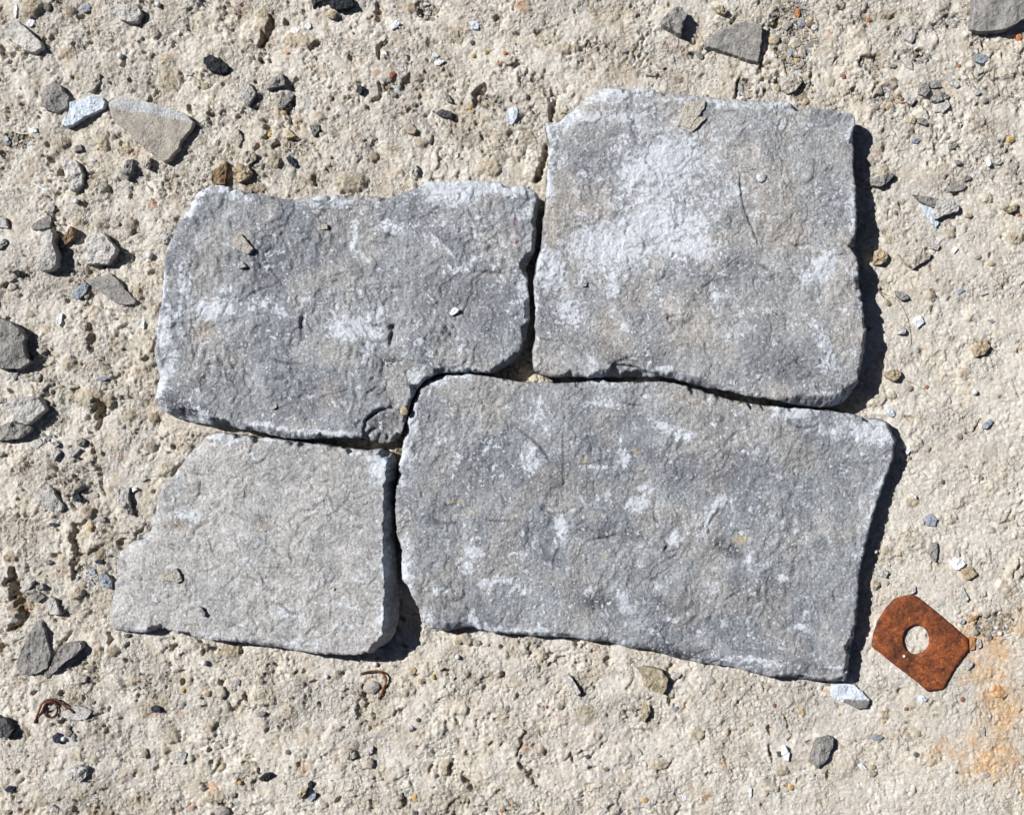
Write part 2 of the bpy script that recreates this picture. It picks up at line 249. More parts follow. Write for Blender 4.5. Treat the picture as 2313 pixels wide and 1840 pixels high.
def ground_height(x, y):
    warp = 9*perlin(x, y, 40, 1); warp2 = 9*perlin(x, y, 40, 2)
    wx = x+warp+3*perlin(x, y, 13, 3); wy = y+warp2+3*perlin(x, y, 13, 4)
    rough = np.clip(1.12+.15*sm(900, 200, x)-.5*sm(1400, 2000, x)*sm(150, 700, y)+.3*perlin(x, y, 260, 5)-.2*sm(1300, 1700, y), .5, 1.4)
    loc = .22+.95*sm(-.22, .42, fbm(x, y, 120, 3, 61, .6)); gr = rough*loc
    h = 7*perlin(x, y, 620, 6)+5*perlin(x, y, 220, 7)+rough*(3.6*fbm(x, y, 95, 2, 8)+2.6*perlin(wx, wy, 38, 10))
    c = np.empty(x.shape+(3,)); c[:] = lin((224, 219, 210))
    # broad tone changes of the cement skin
    c = mixc(c, lin((214, 210, 203)), sm(-.1, .5, perlin(x, y, 300, 11))*.7)
    c = mixc(c, lin((219, 211, 197)), sm(0, .55, perlin(x, y, 170, 12))*.6)
    c = mixc(c, lin((194, 179, 156)), sm(.12, .6, fbm(wx, wy, 60, 3, 13))*.42*np.clip(rough, .5, 1))
    # lumps of several sizes
    for cell, seed, r0, r1, pr, hh, ptan in ((92, 21, 12, 32, .26, .40, .6), (46, 22, 6, 17, .40, .52, .5), (24, 23, 3, 9, .55, .75, .4)):
        t, R, A, B = cells(wx, wy, cell, seed, r0, r1, pr, .45)
        t = t*(1+.34*perlin(x, y, r0*1.1, seed+3)+.22*perlin(x, y, r0*.55, seed+4))
        prof = np.sqrt(np.clip(1-t*t, 0, 1))
        h = h+prof*R*hh*(.2+.6*A)*np.clip(rough, .4, 1.3)**.8*(.45+.55*loc)
        m = sm(1.02, .86, t)*(B < ptan)*np.clip(gr*1.3, .25, 1)
        kk = np.where((A < .5)[..., None], lin((184, 163, 131)), lin((170, 160, 146)))
        kk = np.where((A > .93)[..., None], lin((158, 156, 154)), kk)
        c = c*(1-(.42*m)[..., None])+kk*(.42*m)[..., None]
    # crumbly skin: creases between crumbs, angular grit
    cm = 1.25*np.clip(rough, .3, 1.2)*(.35+.95*sm(-.25, .35, perlin(x, y, 75, 50)))
    for wl, sd2, dp, wd in ((26, 51, 4.8, .11), (14, 53, 3.6, .17), (8.5, 55, 2.3, .24)):
        n0 = perlin(wx+4*perlin(x, y, wl*.5, sd2+1), wy, wl, sd2); h = h-dp*cm*np.clip(1-np.abs(n0)/wd, 0, 1)*sm(-.15, .25, perlin(x, y, wl*2.3, sd2+1))
        h = h+cm*dp*.42*n0
    # sand grains
    t, R, A, B = cells(x+2*perlin(x, y, 8, 9), y, 11, 31, 2.0, 4.6, .42, .5)
    t = t*(1+.4*perlin(x, y, 5.2, 62))
    h = h+np.sqrt(np.clip(1-t*t, 0, 1))*R*.62*(.35+A)*np.clip(gr*1.2, .2, 1)
    m = sm(1, .8, t)*(B < .3)*.6
    c = c*(1-m[..., None])+np.where((A < .8)[..., None], lin((186, 170, 144)), lin((160, 158, 154)))*m[..., None]
    m = sm(1, .8, t)*(B > .985)*.6; c = mixc(c, lin((196, 130, 74)), m)
    m = sm(1, .8, t)*((B > .86) & (B < .92))*.8; c = mixc(c, lin((236, 230, 218)), m)
    # pits of burst air bubbles and lost grains
    t, R, A, B = cells(wx+40, wy+11, 30, 41, 3, 9.5, .30, .6, 1.8)
    t = t*(1+.45*perlin(x, y, 9, 57)+.3*perlin(x, y, 5.5, 58))
    h = h-np.sqrt(np.clip(1-t*t, 0, 1))*R*1.15*(.5+A)*np.clip(rough, .45, 1.2)
    c = mixc(c, lin((176, 155, 124)), sm(1.05, .7, t)*.5)
    t, R, A, B = cells(x+17, y+5, 13, 42, 1.6, 3.4, .28, .5)
    h = h-np.sqrt(np.clip(1-t*t, 0, 1))*R*1.3
    # crumbled zones: sharp broken texture
    cr = sm(.15, .55, fbm(x, y, 120, 2, 14))*np.clip(rough, .2, 1)
    cc, R, A, B = cells(x, y, 8.5, 43, 3, 6, .85, .4)
    h = h+cr*(np.sqrt(np.clip(1-cc*cc, 0, 1))*R*.9*(A-.25))
    h = h+np.clip(gr, .35, 1.2)*(1.5*perlin(x, y, 9, 15)+1.2*perlin(x, y, 5.8, 16))
    return h, c, gr
gh, gc, grough = ground_height(GX, GY)
# where the mesh grows coarse, far outside, keep only the broad relief; grain there comes from the material
out_d = np.maximum(np.maximum(core_x[0]-GX, GX-core_x[-1]), np.maximum(core_y[0]-GY, GY-core_y[-1])); fo = sm(15, 110, out_d)
gl = 7*perlin(GX, GY, 620, 6)+5*perlin(GX, GY, 220, 7)
gh = gh*(1-fo)+gl*fo; gc = mixc(gc, lin((216, 208, 194)), fo); grough = grough*(1-fo)+1.0*fo
def win(cx_, cy_, r):
    i0, i1 = np.searchsorted(gys, [cy_-r, cy_+r]); j0, j1 = np.searchsorted(gxs, [cx_-r, cx_+r]); return slice(i0, i1), slice(j0, j1)
for (r, x, y, rx, ry, an, hh, ck) in LUMPS:
    if rx < 1: continue
    px, py = P(r, x, y); rx /= 3.57; ry /= 3.57
    sl = win(px, py, max(rx, ry)*1.6); X = GX[sl]; Y = GY[sl]
    if X.size == 0: continue
    t = blob(X+4*perlin(X, Y, 19, 3)+2*perlin(X, Y, 8, 5), Y+4*perlin(X, Y, 19, 4)+2*perlin(X, Y, 8, 6), px, py, rx, ry, an)
    base = np.median(gh[sl]); prof = np.clip(1-t**2.6, 0, 1)**.5
    top = base+hh*.55*prof+2.6*fbm(X, Y, 18, 4, 17, .7)+1.5*perlin(X, Y, 6, 18)-2.2*np.clip(1-np.abs(perlin(X, Y, 15, 59))/.16, 0, 1)
    gh[sl] = np.where(t < 1, np.maximum(top, gh[sl]*.3+top*.7), gh[sl])
    m = sm(1.0, .8, t)*(.78 if ck != 'cream' else .35)*(.75+.5*perlin(X, Y, 14, 19)); gc[sl] = mixc(gc[sl], lin(COL[ck]), np.clip(m, 0, 1))
for (r, pts, hw, dep) in CREV:
    pp = [P(r, *q) for q in pts]; hw /= 3.57
    mx = np.mean(pp, axis=0); rad = max(np.hypot(a-mx[0], b-mx[1]) for a, b in pp)+hw*2+6
    sl = win(mx[0], mx[1], rad); X = GX[sl]; Y = GY[sl]
    if X.size == 0: continue
    d, al = seg_dist(X+6*perlin(X, Y, 22, 3)+3*perlin(X, Y, 9, 6), Y+6*perlin(X, Y, 22, 4)+3*perlin(X, Y, 9, 5), pp)
    ww = hw*(.45+.7*np.sin(np.pi*np.clip(al*.86+.07, 0, 1)))*(1+.6*perlin(X, Y, 17, 7)+.5*perlin(X, Y, 8, 12))
    t = d/np.maximum(ww, 1.2); prof = np.clip(1-t*t, 0, 1)**.5
    gh[sl] -= dep*.8*prof*(.8+.5*perlin(X, Y, 12, 8)); gc[sl] = mixc(gc[sl], lin((165, 143, 112)), sm(1.3, .6, t)*.4)
for (r, x, y, rx, ry) in GRAVEL:          # shallow worn hollows where loose grit gathers
    px, py = P(r, x, y); rx /= 3.57; ry /= 3.57
    sl = win(px, py, max(rx, ry)*1.7); X = GX[sl]; Y = GY[sl]
    if X.size == 0: continue
    t = blob(X+10*perlin(X, Y, 30, 3), Y+10*perlin(X, Y, 30, 4), px, py, rx, ry)
    gh[sl] -= 8*sm(1.1, .75, t); gc[sl] = mixc(gc[sl], lin((186, 170, 146)), sm(1.1, .8, t)*.6)
# rust stain that has run from the iron plate
st_m = np.zeros(GX.shape)
for (x, y, rx, ry, a, s) in ((1900, 250, 150, 130, 30, .5), (1830, 590, 190, 90, 10, .6), (1760, 560, 80, 60, 0, .5), (1940, 720, 95, 90, 0, .8), (2030, 860, 60, 130, 0, .7), (2010, 960, 60, 90, 20, .5), (1960, 1210, 170, 90, 10, .65), (2050, 1270, 80, 60, 0, .6),
                             (1850, 1310, 110, 60, 0, .6), (1640, 1240, 60, 60, 0, .4), (1990, 420, 70, 90, 0, .6), (1850, 320, 60, 60, 0, .5), (1740, 1110, 50, 100, -30, .35), (2130, 1500, 60, 80, 0, .5), (1720, 170, 60, 60, 0, .3), (1770, 420, 55, 130, 0, .5), (1680, 620, 80, 60, -30, .4)):
    px, py = P('H', x, y); t = blob(GX+16*perlin(GX, GY, 50, 3)+6*perlin(GX, GY, 16, 5), GY+16*perlin(GX, GY, 50, 4)+6*perlin(GX, GY, 16, 6), px, py, rx/3.0, ry/3.0, a)
    st_m = np.maximum(st_m, s*sm(1.15, .2, t))
for (x, y, rx, ry, s) in ((2235, 1480, 90, 90, .5), (2265, 1600, 80, 120, .6), (2235, 1710, 100, 75, .6), (2200, 1430, 70, 60, .5), (2285, 1400, 60, 60, .4), (2150, 1700, 70, 45, .35)):
    t = blob(GX+24*perlin(GX, GY, 60, 3)+9*perlin(GX, GY, 20, 5), GY+24*perlin(GX, GY, 60, 4)+9*perlin(GX, GY, 20, 6), x, y, rx, ry); st_m = np.maximum(st_m, s*sm(1.2, .1, t)*1.5*(.6+.7*sm(-.3, .4, fbm(GX, GY, 45, 3, 60))))
gc = mixc(gc, lin((224, 176, 112)), np.clip(st_m*(.72+.5*perlin(GX, GY, 11, 9)), 0, .62))
for (r, x, y, s) in (('A', 1955, 50, 12), ('A', 1090, 1240, 9), ('A', 1240, 1640, 16), ('E', 240, 430, 8), ('E', 960, 590, 14), ('I', 60, 40, 22), ('I', 90, 90, 12), ('C', 525, 1320, 8), ('C', 215, 1620, 8), ('J', 580, 270, 10), ('D', 1720, 1480, 16), ('D', 1460, 900, 12),
                     ('G', 100, 1180, 16), ('G', 1550, 1570, 14), ('H', 1640, 1230, 8), ('H', 2060, 1270, 12), ('F', 1640, 240, 10), ('D', 1550, 1650, 14), ('C', 970, 400, 9), ('J', 970, 1240, 8), ('G', 1700, 1310, 8), ('F', 380, 1340, 14), ('L', 1580, 1510, 7), ('E', 1950, 500, 9)):
    px, py = P(r, x, y); t = blob(GX+3*perlin(GX, GY, 9, 3), GY+3*perlin(GX, GY, 9, 4), px, py, s, s*.8); gc = mixc(gc, lin((203, 132, 78)), sm(1.2, .2, t)*.45)
# slabs press the ground level beneath themselves
nx, ny = len(gxs), len(gys)

def gz(x, y):
    j = np.clip(np.searchsorted(gxs, x), 1, nx-1); i = np.clip(np.searchsorted(gys, y), 1, ny-1)
    return gh[i, j]

# ------------------------------------------------------------------ slabs
def resample(pts, step, closed=True):
    p = np.asarray(pts, float); q = np.vstack([p, p[:1]]) if closed else p
    L = np.concatenate([[0], np.cumsum(np.hypot(*np.diff(q, axis=0).T))]); n = max(8, int(L[-1]/step))
    s = np.linspace(0, L[-1], n, endpoint=not closed)
    return np.stack([np.interp(s, L, q[:, 0]), np.interp(s, L, q[:, 1])], 1)
def smooth_closed(p, k=2):
    for _ in range(k): p = .25*np.roll(p, 1, 0)+.5*p+.25*np.roll(p, -1, 0)
    return p
def sdf(x, y, poly):
    n = len(poly); d = np.full(x.shape, 1e9); nxp = np.zeros(x.shape); nyp = np.zeros(x.shape); ins = np.zeros(x.shape, bool)
    for i in range(n):
        ax, ay = poly[i]; bx, by = poly[(i+1) % n]; vx, vy = bx-ax, by-ay
        t = np.clip(((x-ax)*vx+(y-ay)*vy)/(vx*vx+vy*vy+1e-9), 0, 1); qx = ax+t*vx; qy = ay+t*vy
        dd = (x-qx)**2+(y-qy)**2; m = dd < d
        d = np.where(m, dd, d); nxp = np.where(m, qx, nxp); nyp = np.where(m, qy, nyp)
        if ay != by:
            cr = ((ay > y) != (by > y)) & (x < (bx-ax)*(y-ay)/(by-ay)+ax); ins ^= cr
    d = np.sqrt(d); return np.where(ins, d, -d), nxp, nyp

def make_slab(outline, T, tilt, seed, base_c, whites, darks, others, bevels, cracks, steps, label, rim=.6, blue=.5, scoops=150, beige=.3, streaks=26, thick=None, rel=1.0, vein=.5):
    poly = smooth_closed(resample(outline, 5.0), 1)
    poly = poly+np.stack([2.0*perlin(poly[:, 0], poly[:, 1], 16, seed)+1.2*perlin(poly[:, 0], poly[:, 1], 7, seed+1), 2.0*perlin(poly[:, 0], poly[:, 1], 16, seed+2)+1.2*perlin(poly[:, 0], poly[:, 1], 7, seed+3)], 1)
    ox, oy = poly.mean(0); s = 2.5
    xs = np.arange(poly[:, 0].min()-s, poly[:, 0].max()+s, s); ys = np.arange(poly[:, 1].min()-s, poly[:, 1].max()+s, s)
    X, Y = np.meshgrid(xs, ys); D, NX, NY = sdf(X, Y, poly)
    keep = D > .4*s
    cell = keep[:-1, :-1] & keep[1:, :-1] & keep[:-1, 1:] & keep[1:, 1:]
    cnt = np.zeros(X.shape, int)
    for a, b in ((0, 0), (1, 0), (0, 1), (1, 1)): cnt[a:a+cell.shape[0], b:b+cell.shape[1]] += cell
    used = cnt > 0; bnd = used & (cnt < 4)
    X = np.where(bnd, NX, X); Y = np.where(bnd, NY, Y); Dn = np.where(bnd, 0, np.maximum(D, 0))
    r = np.random.default_rng(seed+900)
    # relief of the riven face
    wx = X+12*perlin(X, Y, 60, seed+4); wy = Y+12*perlin(X, Y, 60, seed+5)
    h = T+tilt[0]*(X-ox)+tilt[1]*(Y-oy)
    an_ = .6+seed; ax_ = X*math.cos(an_)+Y*math.sin(an_); ay_ = (-X*math.sin(an_)+Y*math.cos(an_))*.55
    patch = sm(-.25, .35, perlin(X, Y, 130, seed+40))
    h = h+7*perlin(X, Y, 300, seed+6)+4.2*perlin(X, Y, 120, seed+7)+2.1*rel*perlin(wx, wy, 52, seed+8)
    h = h+rel*(.5+patch)*(2.4*(np.abs(perlin(ax_, ay_, 26, seed+9))-.25)+1.3*(np.abs(perlin(ay_, ax_, 13, seed+41))-.25)+1.2*perlin(wx, wy, 17, seed+42))
    n1 = fbm(wx, wy, 150, 3, seed+10); h = h+rel*(2.6*sm(.10, .125, n1)+2.2*sm(-.27, -.25, n1)+2.0*sm(.36, .38, n1)+1.6*sm(-.5, -.48, n1))
    h = h+.8*perlin(X, Y, 11, seed+11)+.9*perlin(X, Y, 6, seed+12)
    t, R, A, B = cells(X, Y, 26, seed+13, 2.2, 5.5, .5, .5); h = h-np.sqrt(np.clip(1-t*t, 0, 1))*R*.38*A
    t, R, A, B = cells(X, Y, 34, seed+14, 2.5, 6, .35, .6); h = h+np.sqrt(np.clip(1-t*t, 0, 1))*R*.35*A
    h0 = h.copy()
    # worn arris
    wv = (3.5+5*perlin(X, Y, 70, seed+15)+3*perlin(X, Y, 25, seed+16)).clip(1.5, 30); Dd = (.08+.10*perlin(X, Y, 90, seed+17))*T
    for (bx, by, br, bw, bd) in bevels:
        f = sm(1.25, .6, blob(X, Y, bx, by, br, br)); wv = wv*(1-f)+bw*f; Dd = Dd*(1-f)+bd*f
    rag = Dn+2.2*perlin(X, Y, 14, seed+18)+1.5*perlin(X, Y, 7, seed+19)*sm(0, 6, Dn)
    pw = np.where(Dd > 34, .8, 1.5); u = np.clip(1-rag/wv, 0, 1); h = h-Dd*u**pw
    asum = .5*np.sum(poly[:, 0]*np.roll(poly[:, 1], -1)-np.roll(poly[:, 0], -1)*poly[:, 1])
    # flaked facets along the edge
    for k in range(scoops):
        ii = r.integers(len(poly)); q = poly[ii]; tg_ = poly[(ii+3) % len(poly)]-poly[ii-3]; n_in = np.array([tg_[1], -tg_[0]])/(np.linalg.norm(tg_)+1e-9)*(-1 if asum > 0 else 1)
        rr_ = 95; j0, j1 = np.searchsorted(xs, [q[0]-rr_, q[0]+rr_]); i0, i1 = np.searchsorted(ys, [q[1]-rr_, q[1]+rr_]); sl = (slice(i0, i1), slice(j0, j1)); x_, y_ = X[sl], Y[sl]
        a_ = r.normal()*.45; ca_, sa_ = math.cos(a_), math.sin(a_); nx_, ny_ = n_in[0]*ca_-n_in[1]*sa_, n_in[0]*sa_+n_in[1]*ca_
        u_ = (x_-q[0])*nx_+(y_-q[1])*ny_; v_ = np.abs(-(x_-q[0])*ny_+(y_-q[1])*nx_)
        wd_ = r.uniform(2, 6)+13*r.random()**4; slp = r.uniform(.9, 3.0); lat = r.uniform(.45, 1.2); u_ = np.maximum(u_, -3)
        z_ = h0[sl]+slp*(u_+lat*v_-wd_+2.2*perlin(x_, y_, 11, k % 9)+1.2*perlin(x_, y_, 5.5, k % 7)); h[sl] = np.minimum(h[sl], np.maximum(z_, h0[sl]-24))
    for (pp, drop) in steps:
        sd_, _, _ = sdf(X+3*perlin(X, Y, 14, seed+20), Y+3*perlin(X, Y, 14, seed+21), np.asarray(pp, float)); h = h-drop*sm(-1.2, 2.0, sd_)*(1+.5*perlin(X, Y, 20, seed+22))
    allc = list(cracks); dirt = np.zeros(X.shape)
    lo = poly.min(0); hi = poly.max(0)
    for k in range(streaks):
        q = lo+(hi-lo)*r.random(2); a = r.random()*2*np.pi; pts = [tuple(q)]
        for _ in range(5): a += r.normal()*.35; q = q+np.array([math.cos(a), math.sin(a)])*r.uniform(3, 13); pts.append(tuple(q))
        allc.append((pts, r.uniform(.9, 1.7), r.uniform(.8, 2.6)))
    for (pts, wd, dp) in allc:
        mx = np.mean(pts, axis=0); rad = max(math.hypot(a-mx[0], b-mx[1]) for a, b in pts)+10
        j0, j1 = np.searchsorted(xs, [mx[0]-rad, mx[0]+rad]); i0, i1 = np.searchsorted(ys, [mx[1]-rad, mx[1]+rad])
        if i1 <= i0 or j1 <= j0: continue
        sl = (slice(i0, i1), slice(j0, j1)); d, al = seg_dist(X[sl]+1.5*perlin(X[sl], Y[sl], 9, 3), Y[sl]+1.5*perlin(X[sl], Y[sl], 9, 4), pts)
        cf = np.clip(1-d/(wd*1.8+1.3), 0, 1)*np.sin(np.pi*np.clip(al*.9+.05, 0, 1)); h[sl] -= 1.6*dp*cf; dirt[sl] = np.maximum(dirt[sl], cf*min(1, dp/3.5))
    # slab colour: bedding tones, dark blobs (some painted shade), lime bloom, smears
    c = np.empty(X.shape+(3,)); c[:] = lin(base_c)
    c = mixc(c, lin((114, 119, 129)), 1.15*blue*sm(-.05, .35, fbm(wx, wy, 190, 3, seed+23)))
    c = mixc(c, lin((172, 166, 159)), 1.0*beige*sm(0, .4, fbm(wx+300, wy, 160, 3, seed+24)))
    c = 1.35*c*(1+.20*fbm(X, Y, 30, 4, seed+25))[..., None]
    fine = fbm(X, Y, 11, 3, seed+26, .8); vn = 1-np.abs(fbm(wx, wy, 38, 3, seed+43, .6))/.30; vn2 = 1-np.abs(fbm(wx+99, wy, 19, 2, seed+44, .6))/.35
    mid = fbm(wx, wy, 30, 3, seed+27, .7)
    for (bx, by, rx, ry, an, amt, ck) in darks:
        t = blob(wx, wy, bx, by, rx, ry, an); c = mixc(c, lin(ck), np.clip(1.15*amt*sm(1.3, .1, t)*(1+.6*fine+.5*mid), 0, .9))
    wm = np.zeros(X.shape)
    for (bx, by, rx, ry, an, amt) in whites:
        t = blob(X+6*perlin(X, Y, 22, seed+4), Y+6*perlin(X, Y, 22, seed+5), bx, by, rx*1.12, ry*1.12, an); wm = np.maximum(wm, amt*sm(1.75, .0, t))
    hz = sm(0, .9, wm)*.5*(.8+.5*fine)
    vmask = sm(-.15, .4, fbm(X, Y, 210, 2, seed+45))
    lime = .80*wm+(.22*fine+.14*vn+.16*vn2)*sm(.0, .25, wm)
    lime = np.maximum(lime, vein*1.25*vmask*(.42*vn+.38*vn2+.2*fine))
    tq, Rq, Aq, Bq = cells(X, Y, 15, seed+46, 1.4, 3.6, .42, .4, 2.2); lime = np.maximum(lime, sm(1.25, .5, tq)*(.35+.5*Aq)*sm(-.35, .4, perlin(X, Y, 90, seed+47)+.5*wm)*1.1)
    tq, Rq, Aq, Bq = cells(wx, wy, 56, seed+49, 4, 13, .5, .75); lime = np.maximum(lime, sm(1.35, .2, tq*(1+.5*fine))*(.3+.45*Aq)*(.35+.75*vmask)*min(1, vein*2))
    lime = np.maximum(lime, .42*sm(.35, 1.0, mid+.45*fine+.35*fbm(X, Y, 170, 2, seed+28))+.08)
    tq, Rq, Aq, Bq = cells(X, Y, 19, seed+48, 1.5, 3.4, .35, .4); c = c*(1-.45*sm(1.1, .7, tq)*Aq)[..., None]
    edge = rim*sm(34, 0, Dn+24*perlin(X, Y, 55, seed+29)+9*fine)*(.25+1.1*sm(-.2, .4, perlin(X, Y, 120, seed+30)))*(.6+.7*sm(-.2, .3, mid))
    lime = np.maximum(lime, edge*.9); hz = np.maximum(hz, edge*.35)
    c = mixc(c, lin((214, 221, 232)), np.clip(hz, 0, .8)); c = c*(1-.6*dirt)[..., None]; lime = lime*(1-dirt)
    for (bx, by, rx, ry, an, amt, ck) in others:
        t = blob(X+3*perlin(X, Y, 9, seed+4), Y+3*perlin(X, Y, 9, seed+5), bx, by, rx, ry, an); c = mixc(c, lin(ck), np.clip(amt*sm(1.2, .3, t)*(1+.4*fine), 0, .95))
    # assemble
    k = (HC-T*.85)/HC
    vid = -np.ones(X.shape, int); vid[used] = np.arange(used.sum())
    q = np.stack([vid[:-1, :-1][cell], vid[1:, :-1][cell], vid[1:, 1:][cell], vid[:-1, 1:][cell]], 1)
    WX = ((X-CX)*k-(ox-CX)*k)*S; WY = -((Y-CY)*k-(oy-CY)*k)*S; WZ = h*S
    co = np.stack([WX[used], WY[used], WZ[used]], 1); cc = np.concatenate([c[used], lime[used][:, None]], 1)
    e = np.concatenate([q[:, [0, 1]], q[:, [1, 2]], q[:, [2, 3]], q[:, [3, 0]]]); key = e[:, 0].astype(np.int64)*len(co)+e[:, 1]; rev = e[:, 1].astype(np.int64)*len(co)+e[:, 0]
    be = e[~np.isin(key, rev)]
    bv = np.unique(be); mp = {int(v): i for i, v in enumerate(bv)}
    # inward normal from the outline
    Di, gxn, gyn = sdf(X[used][bv], Y[used][bv], poly)
    uu = np.argmin((poly[:, 0][:, None]-X[used][bv][None])**2+(poly[:, 1][:, None]-Y[used][bv][None])**2, axis=0)
    tg = poly[(uu+2) % len(poly)]-poly[uu-2]; nn = np.stack([tg[:, 1], -tg[:, 0]], 1); nn /= np.linalg.norm(nn, axis=1)[:, None]+1e-9
    area = .5*np.sum(poly[:, 0]*np.roll(poly[:, 1], -1)-np.roll(poly[:, 0], -1)*poly[:, 1])
    if area > 0: nn = -nn     # now pointing inwards
    lv = 9; rings = [bv]; z0 = co[bv, 2]; bx_ = X[used][bv]; by_ = Y[used][bv]
    extra = []; ecol = []
    zb = (-14 if thick is None else thick)*S
    for li in range(1, lv+1):
        f = li/lv; off = (2.0*perlin(bx_*.8, by_*.8+f*60, 15, seed+31)+2.6*perlin(bx_*.5, by_*.5+f*120, 30, seed+32))+5*f*f*max(T/60, .4)
        off = off*sm(0, .3, f)-(1.2*math.sin(f*math.pi))
        wxn = co[bv, 0]+(-nn[:, 0]*-1*off)*S; wyn = co[bv, 1]-(nn[:, 1]*off)*S
        zz = z0*(1-f)+zb*f
        extra.append(np.stack([wxn, wyn, zz], 1)); ecol.append(np.concatenate([np.clip(lin((128, 127, 126))*(1+.3*perlin(bx_, by_+f*90, 18, seed+33))[:, None], .01, 1), np.zeros((len(bv), 1))], 1))
    base_n = len(co); co = np.vstack([co]+extra); cc = np.vstack([cc]+ecol)
    nb = len(bv); qs = [q]; ia = np.array([mp[int(v)] for v in be[:, 0]]); ib = np.array([mp[int(v)] for v in be[:, 1]])
    prev_a, prev_b = be[:, 0], be[:, 1]
    for li in range(lv):
        na = base_n+li*nb+ia; nb_ = base_n+li*nb+ib
        qs.append(np.stack([prev_b, prev_a, na, nb_], 1)); prev_a, prev_b = na, nb_
    me = np_mesh('flat_stone', co, np.vstack(qs), cc, M_slab)
    lx, ly = (ox-CX)*k*S, -(oy-CY)*k*S
    o = add('flat_stone', me, (lx, ly, 0)); tag(o, label, 'flat stone', 'flat grey limestone slabs laid together')
    # press the ground down under the slab
    sl = win(ox, oy, 620); Xg = GX[sl]; Yg = GY[sl]
    inb = (Xg > poly[:, 0].min()) & (Xg < poly[:, 0].max()) & (Yg > poly[:, 1].min()) & (Yg < poly[:, 1].max())
    pl = poly[::3]; dg = np.full(Xg.shape, -9.0)
    kx = CX+(pl-[CX, 0])[:, 0]*k; ky = CY+(pl-[0, CY])[:, 1]*k
    dsub, _, _ = sdf(Xg[inb], Yg[inb], np.stack([kx, ky], 1)); dg[inb] = dsub
    lim = T*.35
    gh[sl] = np.where(dg > 4, np.minimum(gh[sl], lim)*sm(60, 4, dg)-10*sm(4, 60, dg), gh[sl])
    return dict(xs=xs, ys=ys, h=h, k=k, poly=poly)

def W(l): return [(a*1.0728, b*1.0728)+tuple(r_) for a, b, *r_ in l]
def PL(r, pts): return [P(r, *q) for q in pts]
O1 = [(453,428),(487,419),(520,424),(560,436),(600,443),(664,453),(706,446),(776,440),(818,442),(860,444),(902,442),(919,431),(966,414),(1000,410),(1060,411),(1112,414),(1180,424),(1219,437),(1216,465),(1210,500),(1212,535),(1206,572),(1188,603),(1191,630),(1195,678),(1196,712),(1188,762),(1177,796),(1160,815),(1137,830),(1117,842),(1056,840),(1028,840),(992,844),(962,856),(942,876),(926,915),(917,950),(905,982),(891,997),(871,1001),(832,994),(818,987),(762,988),(700,990),(664,990),(622,984),(580,973),(530,965),(481,960),(431,955),(386,942),(364,926),(347,902),(352,874),(360,850),(358,824),(354,796),(358,740),(367,684),(375,622),(371,600),(377,572),(390,535),(411,494),(430,462)]
O2 = [(1230,280),(1236,275),(1246,277),(1258,282),(1280,260),(1308,238),(1333,210),(1353,200),(1398,199),(1454,203),(1510,210),(1580,218),(1636,224),(1700,230),(1760,235),(1783,235),(1825,246),(1881,249),(1920,256),(1929,269),(1926,297),(1930,336),(1927,378),(1932,420),(1934,488),(1931,536),(1937,586),(1940,642),(1948,701),(1955,729),(1954,782),(1945,838),(1937,866),(1923,891),(1909,908),(1886,919),(1847,918),(1790,911),(1748,902),(1692,894),(1636,880),(1608,877),(1580,869),(1552,863),(1513,852),(1487,850),(1457,850),(1412,852),(1375,850),(1342,852),(1286,849),(1244,852),(1216,843),(1204,832),(1203,785),(1210,762),(1208,740),(1209,712),(1206,642),(1213,594),(1223,558),(1227,510),(1233,460),(1237,378),(1241,336),(1240,315),(1235,298)]
O3 = [(473,980),(504,977),(532,982),(580,989),(622,990),(692,1000),(748,1007),(823,1017),(860,1013),(882,1020),(894,1032),(893,1077),(890,1116),(889,1144),(892,1166),(889,1186),(891,1228),(893,1256),(897,1306),(899,1334),(900,1368),(899,1402),(888,1438),(874,1455),(846,1469),(809,1473),(748,1473),(692,1469),(636,1462),(580,1455),(532,1447),(476,1444),(448,1438),(420,1438),(395,1430),(378,1424),(358,1420),(336,1429),(294,1430),(252,1426),(238,1416),(241,1388),(246,1357),(252,1312),(255,1284),(260,1250),(294,1225),(327,1217),(336,1186),(347,1158),(353,1122),(364,1096),(386,1077),(403,1052),(425,1024),(448,1001)]
O4 = [(1028,844),(1061,845),(1112,852),(1180,863),(1202,864),(1258,865),(1300,864),(1353,857),(1384,864),(1440,864),(1504,862),(1552,873),(1597,887),(1664,909),(1720,915),(1760,920),(1797,922),(1847,926),(1923,934),(1959,945),(1998,948),(2012,962),(2029,993),(2021,1026),(2004,1071),(1989,1116),(1973,1166),(1959,1214),(1951,1256),(1940,1306),(1937,1354),(1935,1390),(1933,1416),(1926,1458),(1914,1517),(1913,1539),(1881,1540),(1825,1535),(1769,1526),(1720,1523),(1664,1511),(1580,1500),(1524,1486),(1490,1472),(1457,1464),(1429,1465),(1403,1458),(1356,1448),(1317,1444),(1244,1438),(1202,1438),(1177,1434),(1117,1428),(1061,1413),(1039,1420),(1000,1426),(972,1419),(954,1396),(944,1371),(932,1348),(923,1326),(908,1306),(907,1256),(905,1228),(895,1203),(896,1172),(893,1144),(896,1102),(902,1046),(911,1004),(916,976),(922,946),(931,919),(946,880),(957,866),(988,852)]
DK = (96, 100, 108); DD = (70, 74, 82)
